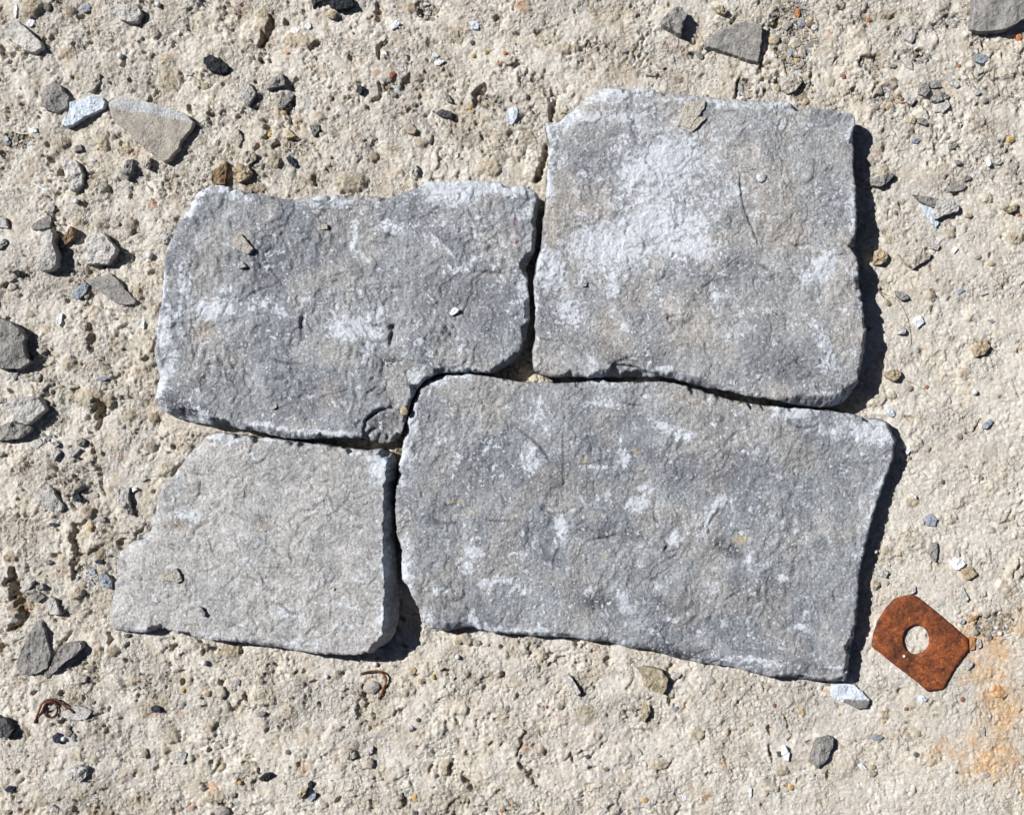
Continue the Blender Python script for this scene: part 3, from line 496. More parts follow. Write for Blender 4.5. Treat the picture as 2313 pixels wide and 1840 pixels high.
SL1 = make_slab(O1, 62, (-.004, .004), 40, (144, 148, 153),
  W([(455,650,50,22,0,.9),(480,610,22,12,0,.6),(390,600,16,50,0,.8),(350,690,14,60,0,.9),(355,770,25,40,0,.7),(640,670,9,32,0,.6),(595,660,25,12,0,.5),(745,500,8,42,0,.75),(762,545,22,12,0,.5),(822,482,34,14,25,.7),(950,408,60,26,0,1.0),(700,430,90,14,0,.55),(930,520,50,9,40,.8),(965,565,32,14,0,.65),(1000,548,16,10,0,.5),(742,692,46,24,0,1.0),(793,662,26,18,-30,.9),(775,745,12,34,0,.7),(790,705,18,14,0,.8),(855,480,40,20,0,.4),(400,440,30,20,-30,.8),(655,560,14,8,0,.4),(1005,470,26,40,0,.4),(540,640,40,20,0,.5),(700,910,70,7,5,.9),(560,895,60,8,10,.6)]),
  W([(400,868,75,28,12,.85,DD),(350,845,30,22,30,.5,DK),(825,760,26,26,0,.7,DD),(810,890,55,30,-10,.6,DK),(560,560,150,60,0,.3,DK),(450,790,90,50,0,.3,DK),(600,860,110,30,0,.3,DK),(930,640,120,60,0,.2,(140,134,126))]),  # first two blobs paint shade onto the down-facing lower left corner
  W([(430,698,36,26,0,.6,(196,186,172)),(700,830,30,50,0,.35,(190,178,164)),(770,418,60,14,0,.4,(205,196,184)),(1086,462,4,6,0,.75,(196,84,92)),(1086,476,3,5,0,.6,(196,84,92)),(1085,488,4,5,0,.7,(196,84,92)),(1089,512,4,9,0,.75,(196,70,84)),(1089,545,3,10,0,.35,(200,110,110)),(886,822,8,9,0,.5,(200,196,186))]),
  [(378,920,45,38,54),(425,948,45,32,52),(490,968,45,16,38),(640,985,70,16,22),(360,890,60,22,26),(1140,820,40,14,30),(450,440,60,18,14),(1215,500,60,9,20),(1200,600,30,18,35)],
  [(PL('M',[(60,1220),(130,1255),(250,1295),(380,1295),(470,1265)]),1.5,3.5),(PL('M',[(400,850),(370,960),(385,1100)]),3.5,5),(PL('M',[(1100,965),(1100,1035),(1085,1100),(1085,1170)]),3,8),(PL('M',[(1090,975),(1105,1010)]),5,9),(PL('M',[(1740,545),(1900,560),(2020,570)]),1.2,3),(PL('M',[(1000,230),(1100,270),(1160,290)]),1.3,3),(PL('O',[(870,200),(880,110),(970,30),(1060,0)]),2,5),(PL('O',[(870,245),(920,190),(990,150)]),2.5,7),(PL('O',[(1045,280),(1060,210)]),2,6),(PL('M',[(1550,980),(1540,1040),(1500,1075)]),1.2,3),(PL('M',[(1740,1080),(1760,1150)]),1,2)],
  [(PL('O',[(850,250),(870,110),(980,20),(1090,-10),(1180,40),(1190,140),(1110,285),(900,275)]),6)],
  'grey oblong stone slab at upper left with faint red marks near its right end', rim=.9, rel=1.15, vein=.6)
SL2 = make_slab(O2, 67, (.004, .006), 80, (153, 155, 158),
  W([(1400,400,170,190,15,.46),(1400,350,100,62,-20,1.0),(1390,470,90,62,0,1.0),(1450,525,70,26,0,.95),(1290,520,110,60,0,.85),(1160,570,34,45,0,.9),(1200,650,28,40,0,.8),(1290,600,14,60,0,.8),(1290,250,110,13,0,.75),(1280,205,70,22,0,.8),(1500,215,120,14,5,.55),(1545,400,26,22,0,.8),(1732,560,24,46,35,1.0),(1700,585,26,18,0,.8),(1735,735,14,70,-25,.7),(1500,620,10,34,-15,.6),(1315,692,18,10,30,.7),(1420,640,10,30,0,.5),(1650,265,120,16,0,.5),(1240,760,22,22,0,.5),(1330,745,20,10,0,.6),(1310,300,40,20,0,.4),(1500,300,60,30,0,.35),(1560,700,60,14,0,.3),(1790,450,10,60,0,.4),(1160,265,16,16,0,.9),(1350,440,60,90,0,.7)]),
  W([(1230,720,80,30,0,.4,DK),(1330,750,90,30,0,.45,(104,102,100)),(1700,790,140,40,10,.35,DK),(1450,620,80,26,0,.25,DK),(1770,840,60,22,0,.5,DK),(1600,680,80,40,0,.2,DK),(1180,440,40,80,0,.2,(140,136,130))]),
  W([(1250,420,70,60,0,.35,(196,184,172)),(1600,480,110,70,0,.25,(186,176,166)),(1165,480,14,60,0,.4,(214,202,186)),(1285,690,18,14,0,.3,(150,132,124))]),
  [(1400,845,60,20,30),(1860,900,80,26,34),(1560,850,70,16,24),(1320,225,60,24,22),(1930,600,60,6,14),(1930,800,60,12,20),(1620,225,120,20,14)],
  [(PL('I',[(1820,1400),(1820,1480),(1835,1600),(1860,1710)]),1.2,4),(PL('N',[(1840,0),(1880,110),(1930,230),(1975,360)]),1.4,4),(PL('N',[(1720,110),(1755,130),(1745,200)]),1.2,3),(PL('N',[(1220,540),(1220,580),(1190,620),(1130,640)]),1.2,3),(PL('N',[(1960,490),(2080,555)]),1.0,3),(PL('K',[(230,315),(290,345),(460,320)]),1.4,3.5),(PL('K',[(0,490),(100,550)]),1,3),(PL('N',[(1240,880),(1250,960),(1290,960)]),2,4),(PL('N',[(180,1080),(300,1110),(420,1110)]),1.2,3),(PL('N',[(760,1300),(860,1270),(1010,1210)]),1.6,4),(PL('N',[(1250,470),(1290,410),(1370,395)]),1.4,3)],
  [(PL('N',[(740,1400),(790,1290),(890,1290),(1060,1340),(1180,1380),(1260,1440),(800,1460)]),16),(PL('N',[(860,1450),(900,1350),(1080,1345),(1120,1440)]),14),(PL('I',[(1820,1400),(2000,1380),(2144,1500),(2144,1720),(1860,1720)]),1.5)],
  'squarish grey stone slab at upper right with a broad chalky white bloom', rim=.55, blue=.4, beige=.45, rel=.9)
SL3 = make_slab(O3, 48, (.082, .014), 120, (168, 168, 168),
  W([(470,922,70,10,3,.7),(395,1082,26,14,0,1.0),(800,985,20,45,0,.9),(815,1080,8,60,0,.7),(812,1180,10,60,0,.7),(810,1300,14,40,0,.8),(600,1285,28,14,0,.6),(640,1350,60,12,0,.6),(740,1310,30,10,0,.5),(440,1335,50,8,0,.5),(680,930,70,8,6,.6)]),
  W([(375,1105,34,16,0,.45,(120,108,96)),(550,1105,26,26,0,.35,(128,118,108)),(620,1290,16,8,0,.5,DK)]),
  W([(375,1112,20,8,0,.5,(168,146,120)),(546,1112,16,10,0,.5,(176,150,122)),(405,1325,14,8,0,.5,(184,164,140)),(690,1240,10,9,0,.4,(186,166,146)),(307,1145,3,4,0,.7,(70,110,140)),(592,1160,8,5,0,.6,(220,218,212)),(596,1180,9,6,-30,.6,(216,214,208))]),
  [(893,1060,60,17,50),(892,1130,60,20,56),(891,1200,60,21,58),(895,1290,60,25,62),(900,1390,70,29,68),(876,1452,40,22,56),(280,1330,160,60,10),(330,1200,80,30,8),(430,1030,60,24,12),(300,1425,80,10,7),(600,1460,60,14,18)],
  [(PL('C',[(1490,515),(1600,545),(1700,550)]),1.2,2.5),(PL('C',[(1650,505),(1760,528)]),1,2),(PL('C',[(1340,1110),(1440,1115)]),1,2.5),(PL('C',[(920,1245),(970,1255),(1020,1295)]),1.3,3),(PL('O',[(500,685),(570,705),(630,740)]),1.4,3),(PL('O',[(680,800),(760,830),(830,895)]),1.2,3),(PL('O',[(520,605),(580,590),(640,580)]),1.2,2.5),(PL('O',[(120,1565),(220,1590),(280,1640),(360,1660)]),1.6,4),(PL('C',[(1950,1360),(2050,1375),(2110,1415)]),1.2,3),(PL('O',[(140,1130),(180,1180),(230,1215)]),1.2,3),(PL('O',[(50,1240),(120,1255),(130,1290),(40,1290)]),1.1,2.5),(PL('O',[(370,930),(470,860)]),1.4,2.5),(PL('O',[(570,890),(590,865),(612,885),(595,915),(572,900)]),1.2,2.5),(PL('D',[(1490,230),(1510,180),(1580,185),(1600,230)]),1.2,2.5)],
  [(PL('D',[(1200,262),(1250,225),(1320,220),(1400,262),(1540,275),(1560,330),(1200,330)]),22)],
  'pale smooth stone slab at lower left with a slanting left side', rim=.35, blue=.25, scoops=90, beige=.2, streaks=150, thick=-22, rel=.6, vein=.15)
SL4 = make_slab(O4, 45, (-.006, .002), 160, (144, 148, 153),
  W([(1830,910,62,22,8,1.0),(1745,905,30,12,0,.6),(1405,902,40,12,20,.8),(1440,915,26,12,0,.9),(1310,965,14,22,0,.8),(1120,968,22,30,0,.8),(1135,860,9,32,10,.6),(1255,985,40,8,0,.6),(1340,1060,24,18,0,.9),(1362,1030,30,12,0,.6),(1515,1060,34,12,-35,1.0),(1490,1095,12,22,20,.7),(1482,1120,20,9,0,.7),(1182,1112,14,30,0,1.0),(1000,1168,26,18,30,.9),(980,1190,20,20,0,.7),(1035,1222,25,9,-15,1.2),(930,1240,16,8,0,.9),(1100,1240,30,8,25,.7),(1312,1262,13,24,-15,1.3),(1420,1131,17,15,0,1.3),(1575,1182,12,22,0,.8),(1384,1234,9,8,0,1.0),(1690,1322,24,8,10,.9),(1650,1215,16,9,0,.7),(1700,1290,22,14,0,.4),(1240,1240,16,10,0,.6),(1105,1330,60,8,5,.7),(905,1300,16,20,0,.7),(868,890,12,50,12,.9),(858,1180,12,60,0,.6),(1640,1000,16,8,0,.6),(1560,905,14,10,0,.5),(1700,1060,12,10,0,.5),(1750,1150,12,30,0,.4),(1410,1300,30,8,0,.6),(1530,1310,22,10,0,.5),(1590,1340,22,9,0,.5),(1770,1400,40,12,0,.5),(1800,1330,12,12,0,.5),(1050,1000,20,30,0,.4),(1340,1150,10,7,0,.5),(1270,850,60,9,5,.6),(1160,905,10,16,0,.4),(1600,1390,80,10,8,.6)]),
  W([(980,1000,110,60,0,.35,DK),(1180,1010,100,40,0,.35,(110,114,124)),(1530,1150,44,18,20,.7,DD),(1250,1265,70,38,0,.6,DK),(1400,1370,130,22,8,.65,DD),(1270,1120,120,22,0,.45,DK),(1630,1250,120,60,0,.3,DK),(1400,1270,60,30,0,.35,DK),(960,1270,50,60,0,.35,DK),(1500,1000,110,50,0,.25,(116,120,128)),(1190,1350,60,20,0,.4,DK),(900,1130,30,80,0,.2,DK),(1780,1000,60,80,0,.2,DK),(1700,1400,90,20,0,.4,DK)]),
  W([(1232,966,9,6,0,.9,(206,186,120)),(1338,950,14,8,0,.45,(204,190,140)),(1558,1135,24,12,-20,.7,(206,186,152)),(1608,1120,18,10,0,.3,(190,178,164)),(955,1055,26,9,0,.55,(192,178,150)),(985,1078,34,12,0,.4,(190,182,166)),(1245,1085,30,10,0,.3,(186,172,152)),(1270,1170,14,10,0,.3,(196,186,140)),(1418,1142,12,7,0,.6,(226,206,182)),(1250,1030,50,20,0,.2,(180,170,158)),(1000,860,120,30,0,.25,(184,176,166)),(1500,850,170,22,8,.35,(186,178,166))]),
  [(1240,1440,80,14,26),(1400,1455,60,14,26),(1600,1500,100,18,26),(1850,1535,80,12,22),(1000,1425,60,22,24),(920,1330,60,14,16),(960,865,40,12,12),(2025,990,40,12,24),(1960,1200,120,6,12),(1925,1450,90,7,14)],
  [(PL('Q',[(10,150),(120,230),(220,320),(270,390),(310,470)]),1.6,4.5),(PL('Q',[(410,0),(400,300),(405,560),(400,700),(410,760)]),1.0,2.5),(PL('L',[(215,90),(270,140),(350,170),(440,160),(500,120)]),1.5,3.5),(PL('Q',[(1690,1560),(1760,1510),(1840,1470)]),1.3,3.5),(PL('Q',[(1560,970),(1610,880),(1680,800)]),1.3,3.5),(PL('Q',[(650,640),(660,720)]),1,2.5),(PL('Q',[(320,1310),(330,1200),(380,1110)]),1.5,3),(PL('Q',[(560,1110),(620,1060),(740,1050),(860,1010),(980,1060)]),1.6,3.2),(PL('Q',[(1210,1170),(1240,1100)]),1.6,4),(PL('Q',[(490,910),(520,945),(560,920),(550,885)]),1.2,3),(PL('Q',[(215,810),(280,795),(400,800),(410,850),(300,850),(220,815)]),1,2.2),(PL('O',[(1400,870),(1480,920),(1560,935),(1680,925)]),1.4,3),(PL('O',[(1520,740),(1540,790),(1610,780),(1630,720),(1560,715)]),1.4,3),(PL('O',[(1780,880),(1900,915),(2100,920)]),1.3,2.8),(PL('Q',[(1630,85),(1660,60),(1695,90),(1665,125),(1630,110)]),1.3,3),(PL('N',[(860,1605),(950,1625),(1040,1635)]),1.4,3.5),(PL('G',[(1460,420),(1590,375)]),1.1,3),(PL('Q',[(1130,820),(1140,900),(1180,945)]),1.5,4),(PL('Q',[(1400,620),(1470,560),(1530,500)]),1,2.4)],
  [(PL('N',[(800,1440),(1000,1560),(1240,1540),(1300,1440)]),2.5)],
  'largest grey stone slab, at lower right, spattered with small white patches', rim=.75, rel=.85)
SLABS = [SL1, SL2, SL3, SL4]
def slab_z(x, y):
    for s_ in SLABS:
        j = np.searchsorted(s_['xs'], x); i = np.searchsorted(s_['ys'], y)
        if 1 <= i < len(s_['ys']) and 1 <= j < len(s_['xs']):
            pl = s_['poly']
            if pl[:, 0].min() < x < pl[:, 0].max() and pl[:, 1].min() < y < pl[:, 1].max():
                d, _, _ = sdf(np.array([float(x)]), np.array([float(y)]), pl[::4])
                if d[0] > 3: return float(s_['h'][i, j]), s_['k']
    return None

# ground mesh
gco = np.stack([(GX-CX)*S, -(GY-CY)*S, gh*S], -1).reshape(-1, 3)
I = np.arange(nx*ny).reshape(ny, nx)
gq = np.stack([I[:-1, :-1].ravel(), I[1:, :-1].ravel(), I[1:, 1:].ravel(), I[:-1, 1:].ravel()], 1)
g = add('ground', np_mesh('ground', gco, gq, np.concatenate([gc, grough[..., None]], -1).reshape(-1, 4), M_ground)); tag(g, 'rough cream concrete ground with pits, embedded stones and a rust stain', None, None, 'structure')

#CHIPS#
# ------------------------------------------------------------------ loose pieces
# kind|region|outline (x,y ...)|height|colour|label      kind: F flat flake, R rock with facets; * before the region = lies on a slab
CH = '''
F|A|35,190 90,160 150,175 250,262 340,355 345,395 270,425 200,410 130,340 60,270 25,230|17|grey|pale grey oblong stone chip at top left, tiny white flake beside its upper end
F|A|245,145 280,165 270,205 240,220 205,205|6|white|tiny white flake touching the pale oblong chip at top left
F|A|655,50 710,25 735,45 725,85 680,105 655,80|7|blue|small blue grey chip between a dark pebble and a wide grey chip
R|A|850,30 940,25 1060,45 1120,60 1140,110 1110,165 1060,175 970,160 930,120 880,90|19|grey|wide light grey chip near the top edge with black shadow under its right end
R|A|1640,465 1690,435 1760,470 1840,530 1835,575 1780,592 1700,570 1640,510|16|black|black oval slate chip lying alone above the upper left slab
R|A|365,680 420,655 480,680 500,720 545,770 540,850 450,905 360,880 320,800 340,740|26|mid|speckled dark grey faceted chip just left of the long white flake
F|A|560,820 640,800 740,770 820,785 845,820 835,870 760,910 690,940 600,1000 540,1020 500,1010 500,970 550,920 560,870|15|bluew|long smooth white flake beside the big two-tone flake at upper left
F|A|870,830 940,795 1080,800 1220,830 1380,870 1500,920 1560,980 1555,1030 1480,1120 1450,1150 1450,1190 1400,1250 1360,1290 1310,1300 1270,1260 1200,1220 1080,1130 1030,1060 930,990 880,900|27|tgrey|large beige grey flake with a smooth white band along its top edge
R|A|680,620 740,575 795,590 800,660 750,735 710,735 670,690|12|tgrey|brownish grey chip with ridges just above the long white flake
R|A|510,1290 590,1280 620,1310 665,1400 660,1480 610,1530 570,1530 540,1440 490,1350|26|grey|pale grey upright chip with wide black shadow below the long white flake
R|A|1020,1290 1065,1280 1060,1370 1020,1450 985,1420 995,1350|18|mid|narrow grey chip standing below the tip of the two-tone flake
R|A|1150,1280 1205,1265 1205,1320 1185,1360 1140,1330|14|tgrey|small pale chip tucked beside the lower point of the two-tone flake
R|A|1945,660 1990,655 2030,700 2062,745 2000,850 1950,800 1925,730|12|grey|grey diamond shaped chip midway between black oval chip and upper left slab
F|A|1870,1060 1920,1040 1960,1120 1925,1185 1870,1140|6|tgrey|thin pale grey flake half sunk right of the two-tone flake
R|A|1820,1300 1830,1350 1810,1490 1730,1480 1690,1440 1720,1370|26|brown|rough brown rock with deep shadow at the top left corner of the upper left slab
R|A|1870,1350 1930,1320 1990,1330 2030,1390 1990,1440 1930,1470 1880,1430|24|tan|rounded tan rock right of the rough brown rock above the upper left slab
R|A|1960,1240 2010,1210 2065,1240 2060,1290 2000,1325 1950,1290|16|tgrey|grey brown stone on top of the tan rock above the upper left slab
F|A|110,60 130,30 140,60 128,150 115,150|4|white|thin white sliver near the top left corner, above the oblong chip
F|A|130,1060 230,1070 240,1085 150,1085|4|cream|pale flat sliver at the left, below the speckled faceted chip
F|A|75,1170 180,1130 190,1140 100,1180|4|cream|pale slanting sliver under another sliver at the left side
F|A|230,1035 290,1030 300,1060 270,1075 235,1060|5|white|small whitish flake right of two pale slivers at the left side
F|A|600,1180 650,1165 665,1210 600,1228|8|mid|small grey chip between the long white flake and the upright pale chip
F|A|270,1485 290,1482 390,1540 370,1545|4|white|thin white sliver slanting down at the left above the white foam bead
R|A|1480,595 1510,575 1560,580 1550,605 1500,612|7|grey|tiny grey chip just under the left end of the black oval chip
R|B|330,120 390,95 415,110 400,190 300,210 250,205 240,180|12|mid|brownish grey chip touching the top of the tall pale chip at left
R|B|320,220 390,195 415,240 430,350 450,420 445,500 400,525 330,540 305,530 325,430 300,310|44|grey|tall pale chip at left casting the widest black shadow
R|B|570,185 598,215 590,280 540,320 480,350 500,280|22|brown|brownish chip leaning over the shadow of the tall pale chip
R|B|690,250 760,230 830,235 880,300 935,360 920,400 860,485 790,480 690,485 705,400 680,330|34|grey|light grey faceted block left of the upper left slab, above a leaf shaped flake
F|B|720,610 790,590 880,560 950,610 1010,690 1100,790 1090,810 1000,815 920,795 850,740 760,680 715,650|12|mid|leaf shaped grey flake pointing down right beside the upper left slab
R|B|600,690 680,630 710,660 690,720 630,770 560,750|12|blue|small blue grey chip at the left end of the leaf shaped flake
R|B|90,550 130,530 210,560 205,580 130,585|10|black|shiny black chip at the left below the tall pale chip
R|B|-90,900 0,925 60,950 150,1010 190,1080 170,1130 200,1250 230,1270 160,1330 60,1335 -60,1320|46|mid|large dark grey rock cut by the left edge, halfway up
R|B|-40,290 30,280 50,320 0,360 -40,365|13|grey|grey chip cut by the left edge above the shiny black chip
F|B|-30,110 40,110 65,200 0,190 -30,190|8|grey|small grey flake cut by the left edge, uppermost of the left edge chips
R|B|470,890 500,880 495,960 470,985 450,950|9|white|small white chip with two dark shadows left of the upper left slab
F|B|1140,955 1165,945 1160,1015 1135,1005|7|white|tiny white upright flake close to the left side of the upper left slab
R|B|1290,265 1370,235 1395,250 1385,300 1310,320 1280,300|18|grey|grey chip tucked against the upper left side of the upper left slab
R|B|280,1170 340,1165 370,1185 320,1215|9|tgrey|small brownish chip right of the large dark rock at the left edge
R|B|60,1350 150,1345 140,1380 110,1425 50,1390|10|grey|pale chip just below the large dark rock at the left edge
R|B|265,1380 310,1360 330,1390 300,1440|10|grey|small pale chip above right of the lumpy pale rock
R|B|40,1620 150,1560 280,1560 320,1590 360,1660 290,1724 210,1784 140,1764 100,1704 50,1660|36|grey|lumpy pale grey rock near the left edge with shadow on its right
R|C|-60,150 0,150 100,110 130,130 245,155 230,190 160,250 62,262 -60,265|30|mid|slanting grey rock with a dark lower face under the lumpy pale rock
R|B|-30,1560 0,1560 40,1570 50,1600 0,1600 -30,1605|9|grey|small pale chip cut by the left edge, beside the lumpy pale rock
F|B|780,1400 830,1395 870,1410 840,1430 790,1425|6|blue|small blue grey flat chip left of the dark corner of the upper left slab
F|*B|1900,260 1940,240 2010,320 2045,370 2000,410 1930,380 1880,330|7|tgrey|pointed beige flake lying on the left part of the upper left slab
F|*B|1920,480 1955,470 1990,505 1950,520 1925,522|6|grey|tiny pale flake below the pointed beige flake on the upper left slab
R|C|610,270 650,240 685,265 670,305 630,315|12|mid|small dark sided chip left of the lower left slab, above a pale thin flake
F|C|560,330 645,335 620,370 580,405 545,370|7|grey|pale thin flake with a hooked shadow left of the lower left slab
R|C|400,360 460,335 485,360 430,430 395,400|11|grey|grey pointed chip, lower of two below the slanting grey rock
R|C|410,290 450,270 475,300 440,320|9|grey|grey chip, upper of two below the slanting grey rock
R|C|365,240 400,220 415,250 380,275|8|blue|small dark blue grey chip right under the slanting grey rock
F|C|250,270 320,250 350,290 290,340 240,310|4|grey|pale round flat flake with an orange rim, below the slanting grey rock
R|C|300,660 420,655 440,710 505,790 490,840 380,830 290,770 270,700|15|grey|pale triangular chip left of the lower left slab, beside a navy chip
R|C|580,705 630,700 660,745 640,768 590,750|11|navy|dark navy angular chip right of the pale triangular chip
F|C|390,938 430,928 470,940 465,955 410,960|4|navy|thin flat navy chip below the pale triangular chip
R|C|910,650 1040,650 1030,720 1060,860 1040,870 960,790 930,740|24|grey|pale wedge shaped chip with a dark right face close to the lower left slab
F|C|1060,650 1100,645 1105,665 1070,685|9|white|tiny white flake at the top right of the pale wedge shaped chip
F|C|1080,570 1150,555 1195,575 1150,600 1100,590|4|grey|lens shaped pale flake above the wedge shaped chip
F|C|150,1480 200,1420 270,1400 260,1440 180,1500|12|grey|long grey shard in the hollow at the lower left edge
R|C|250,1510 310,1490 355,1530 300,1575 250,1560|12|mid|dark grey chip, nearest to the long shard in the hollow at lower left
R|C|285,1440 340,1425 355,1460 300,1480|9|mid|small grey chip above the dark chip by the left hollow
F|C|400,1530 440,1540 465,1600 490,1675 400,1670 370,1600|10|grey|flat grey chip with a pointed top left of the lower left slab
R|C|790,1350 860,1350 900,1400 900,1470 850,1460 790,1410|15|blue|smooth blue grey stone touching the left corner of the lower left slab
R|C|760,1240 800,1228 835,1240 820,1265 770,1258|8|navy|small navy chip above the smooth blue grey stone
R|C|355,1245 390,1228 425,1250 390,1275|9|mid|small grey chip left of the hollows by the lower left slab
R|*C|1310,1330 1420,1300 1450,1340 1470,1400 1420,1415 1370,1400 1310,1400|10|tgrey|brownish angular chip lying on the pale lower left slab
F|*C|1600,1610 1625,1615 1660,1670 1640,1690 1615,1650|9|mid|small dark sliver lying on the pale lower left slab
R|D|275,170 320,165 350,230 370,330 405,420 380,530 290,580 215,595 150,550 110,500 150,420 210,290|27|mid|big triangular grey chip at lower left, left one of two that touch
R|D|480,360 560,335 640,330 660,370 600,430 500,500 430,570 360,625 340,570 400,510 440,430|26|mid|long grey chip with a dark lower edge, right one of two that touch
F|D|110,275 160,260 205,265 160,300 120,295|6|grey|small pale flake just above the big triangular chip at lower left
F|D|510,880 600,835 680,845 745,880 710,925 690,950 560,950 500,920|8|grey|pale grey flake under the right end of the coiled rusty wire
R|D|-60,930 0,940 40,950 95,1030 60,1090 0,1100 -60,1090|34|dark|dark grey rock cut by the left edge below the rusty wire coil
R|D|420,1080 450,1060 495,1075 490,1125 450,1140 425,1115|12|navy|blue black chip touching a white bead below the coiled wire
R|D|1215,850 1240,835 1285,845 1300,885 1250,890 1220,875|11|navy|solitary navy chip on the cream ground right of the coiled wire
R|D|560,1340 640,1320 690,1340 685,1410 640,1450 580,1440 548,1390|20|grey|pale grey chip near the bottom left with a black shadow on its right
R|D|30,1510 60,1485 115,1490 100,1520 60,1535|10|navy|navy oval chip near the bottom left corner
R|D|370,1650 420,1640 470,1670 460,1710 400,1700|12|grey|pale chip at the bottom edge near the left corner
R|D|20,1690 60,1675 95,1685 60,1712 30,1712|8|olive|olive chip at the bottom left corner
F|D|1375,1230 1440,1210 1505,1220 1500,1270 1475,1310 1390,1290|8|grey|flat pale grey chip in the lower left area with a toothed right edge
F|D|600,605 650,590 700,600 690,640 640,650|6|tgrey|small pale flake right of the long grey chip with the dark edge
R|F|10,1430 50,1390 115,1380 100,1420 40,1450|13|black|black pointed chip near the bottom, left of two small slate shards
F|D|1125,675 1165,662 1170,680 1150,700|4|grey|tiny diamond shaped pale flake below the lower left slab
F|D|2060,900 2100,885 2144,890 2130,920 2080,925|7|mid|small dark chip in the cream ground below the lower left slab
R|E|560,-20 770,-20 780,40 720,65 650,75 590,50|20|black|black slate chip cut by the top edge
R|E|450,60 470,20 540,0 560,-30 430,-30|16|dark|dark grey chip cut by the top edge, left of the black slate chip
R|E|1075,200 1120,160 1160,180 1130,220 1090,238|9|white|small white crumbly chip at the top, below a brown lump
F|E|1705,175 1760,165 1800,200 1790,240 1740,235|6|bluew|white flake with a grey stain at the top centre
F|E|395,195 430,185 440,215 420,240 395,225|4|white|tiny white flake just under the black slate chip at the top edge
F|E|275,240 320,225 345,245 310,270 280,262|4|white|tiny white flake left of another below the dark chips at the top edge
F|E|1000,418 1040,415 1055,445 1010,442|4|white|tiny white rectangle of stone above the orange rust crumbs
F|E|1415,435 1450,425 1475,455 1445,465 1420,455|5|bluew|small white chip, upper of two right of the orange rust crumbs
F|E|1435,500 1480,485 1520,490 1470,530 1445,525|5|white|small white chip, lower of two right of the orange rust crumbs
R|E|1980,490 2030,445 2090,460 2085,495 2030,520|10|tgrey|greenish grey chip beside a thin rusty thread near the top
R|E|200,585 220,640 225,685 140,700 75,715 120,640|18|mid|sharp grey shard above a grey blade shaped chip
R|E|270,735 295,760 270,810 200,880 160,850 190,790|14|mid|blade shaped grey chip with a yellow grain under it
R|E|810,690 840,680 850,730 830,760 800,730|8|navy|small navy chip left of the rust crumbs, above the upper left slab
R|E|1440,905 1500,880 1575,900 1565,950 1490,940|13|dark|dark speckled chip, lower of two between the slabs' tops
F|E|1510,740 1540,755 1580,830 1540,820|9|mid|narrow grey shard, upper of two between the slabs' tops
R|E|425,1010 500,1000 500,1050 460,1098 435,1060|12|mid|dark grey tooth shaped chip above the upper left slab
F|E|250,1035 320,1100 240,1118 230,1080|9|tan|small tan triangular chip left of the tooth shaped chip
R|E|235,1270 270,1255 325,1330 310,1350 260,1320|10|navy|navy oval chip beside a tan lump above the upper left slab
F|E|1200,1030 1250,1010 1290,1040 1270,1085 1210,1070|6|pink|pale pinkish flat chip above the upper left slab
R|E|1245,1345 1275,1320 1305,1360 1290,1420 1255,1410|13|grey|grey egg shaped chip right above the middle of the upper left slab
R|E|2030,870 2100,865 2110,900 2100,950 2060,1010 2005,980 2015,920|8|bluew|angular bluish white chip left of the upper right slab's top
F|E|2105,1062 2125,1068 2100,1122 2080,1115|5|white|white sliver below the angular bluish white chip
F|E|1600,1235 1625,1230 1625,1270 1605,1275|5|white|tiny white chip between the tops of the two upper slabs
R|I|1200,150 1260,90 1330,45 1370,55 1405,120 1365,180 1365,280 1280,230 1205,190|44|mid|dark pyramid shaped chip above the upper right slab
F|I|1560,320 1640,260 1760,200 1870,175 2005,200 2000,350 1980,500 1880,480 1750,430 1620,390 1560,370|24|mid|large dark grey triangular flake above the upper right slab
R|I|1465,410 1490,400 1530,455 1525,475 1490,465|10|mid|small grey chip left of the large triangular flake
R|I|880,400 905,388 925,405 910,425 885,420|7|blue|tiny blue chip between the top centre and the dark pyramid chip
R|I|1620,60 1680,35 1730,80 1710,115 1650,100|18|olive|olive brown stone between the pyramid chip and the gravel patch
F|I|1070,600 1120,590 1165,585 1150,615 1110,612|7|tgrey|thin brownish flake just above the left top of the upper right slab
R|I|1180,540 1205,522 1228,538 1205,560|7|tgrey|small grey grain above the thin brownish flake
F|*I|1400,820 1545,815 1550,860 1500,930 1440,1000 1430,1040 1400,1030 1320,1015 1360,900|7|tgrey|ragged beige flake on the upper right slab near its top
F|*I|1490,940 1560,950 1510,1000 1445,1065 1410,1035 1450,990|5|tgrey|smaller beige splinter below the ragged flake on the upper right slab
R|*N|575,615 598,635 590,662 556,670|8|tgrey|tiny pointed chip on the left half of the upper right slab
F|*M|1555,885 1590,835 1635,850 1630,870 1575,905|7|white|small white flake on the right half of the upper left slab
F|*M|520,170 570,165 572,205 525,208|4|tgrey|tiny square beige flake on the upper left slab near its top
F|*M|105,1655 160,1610 165,1640 130,1660|6|grey|tiny pale splinter on the lower middle of the upper left slab
R|J|165,620 260,575 335,600 355,660 300,730 240,755 195,720|24|tgrey|grey brown rock at the lower end of the gravel patch
R|J|1180,250 1285,240 1270,300 1240,350 1190,310|10|grey|small grey wedge chip at upper right
F|J|1160,485 1200,470 1240,500 1250,570 1200,545|6|grey|pale grey curled flake below the grey wedge chip
F|J|1190,740 1280,800 1240,850 1185,820|8|grey|pale triangular flake beside an orange crumb at upper right
R|J|1310,660 1370,670 1390,730 1350,775 1300,755|12|mid|leftmost grey chip of the cluster at upper right
R|J|1400,650 1450,645 1490,700 1400,710|10|mid|top grey chip of the cluster at upper right
R|J|1410,770 1490,735 1550,765 1540,790 1450,825 1410,810|16|mid|middle grey chip of the cluster at upper right
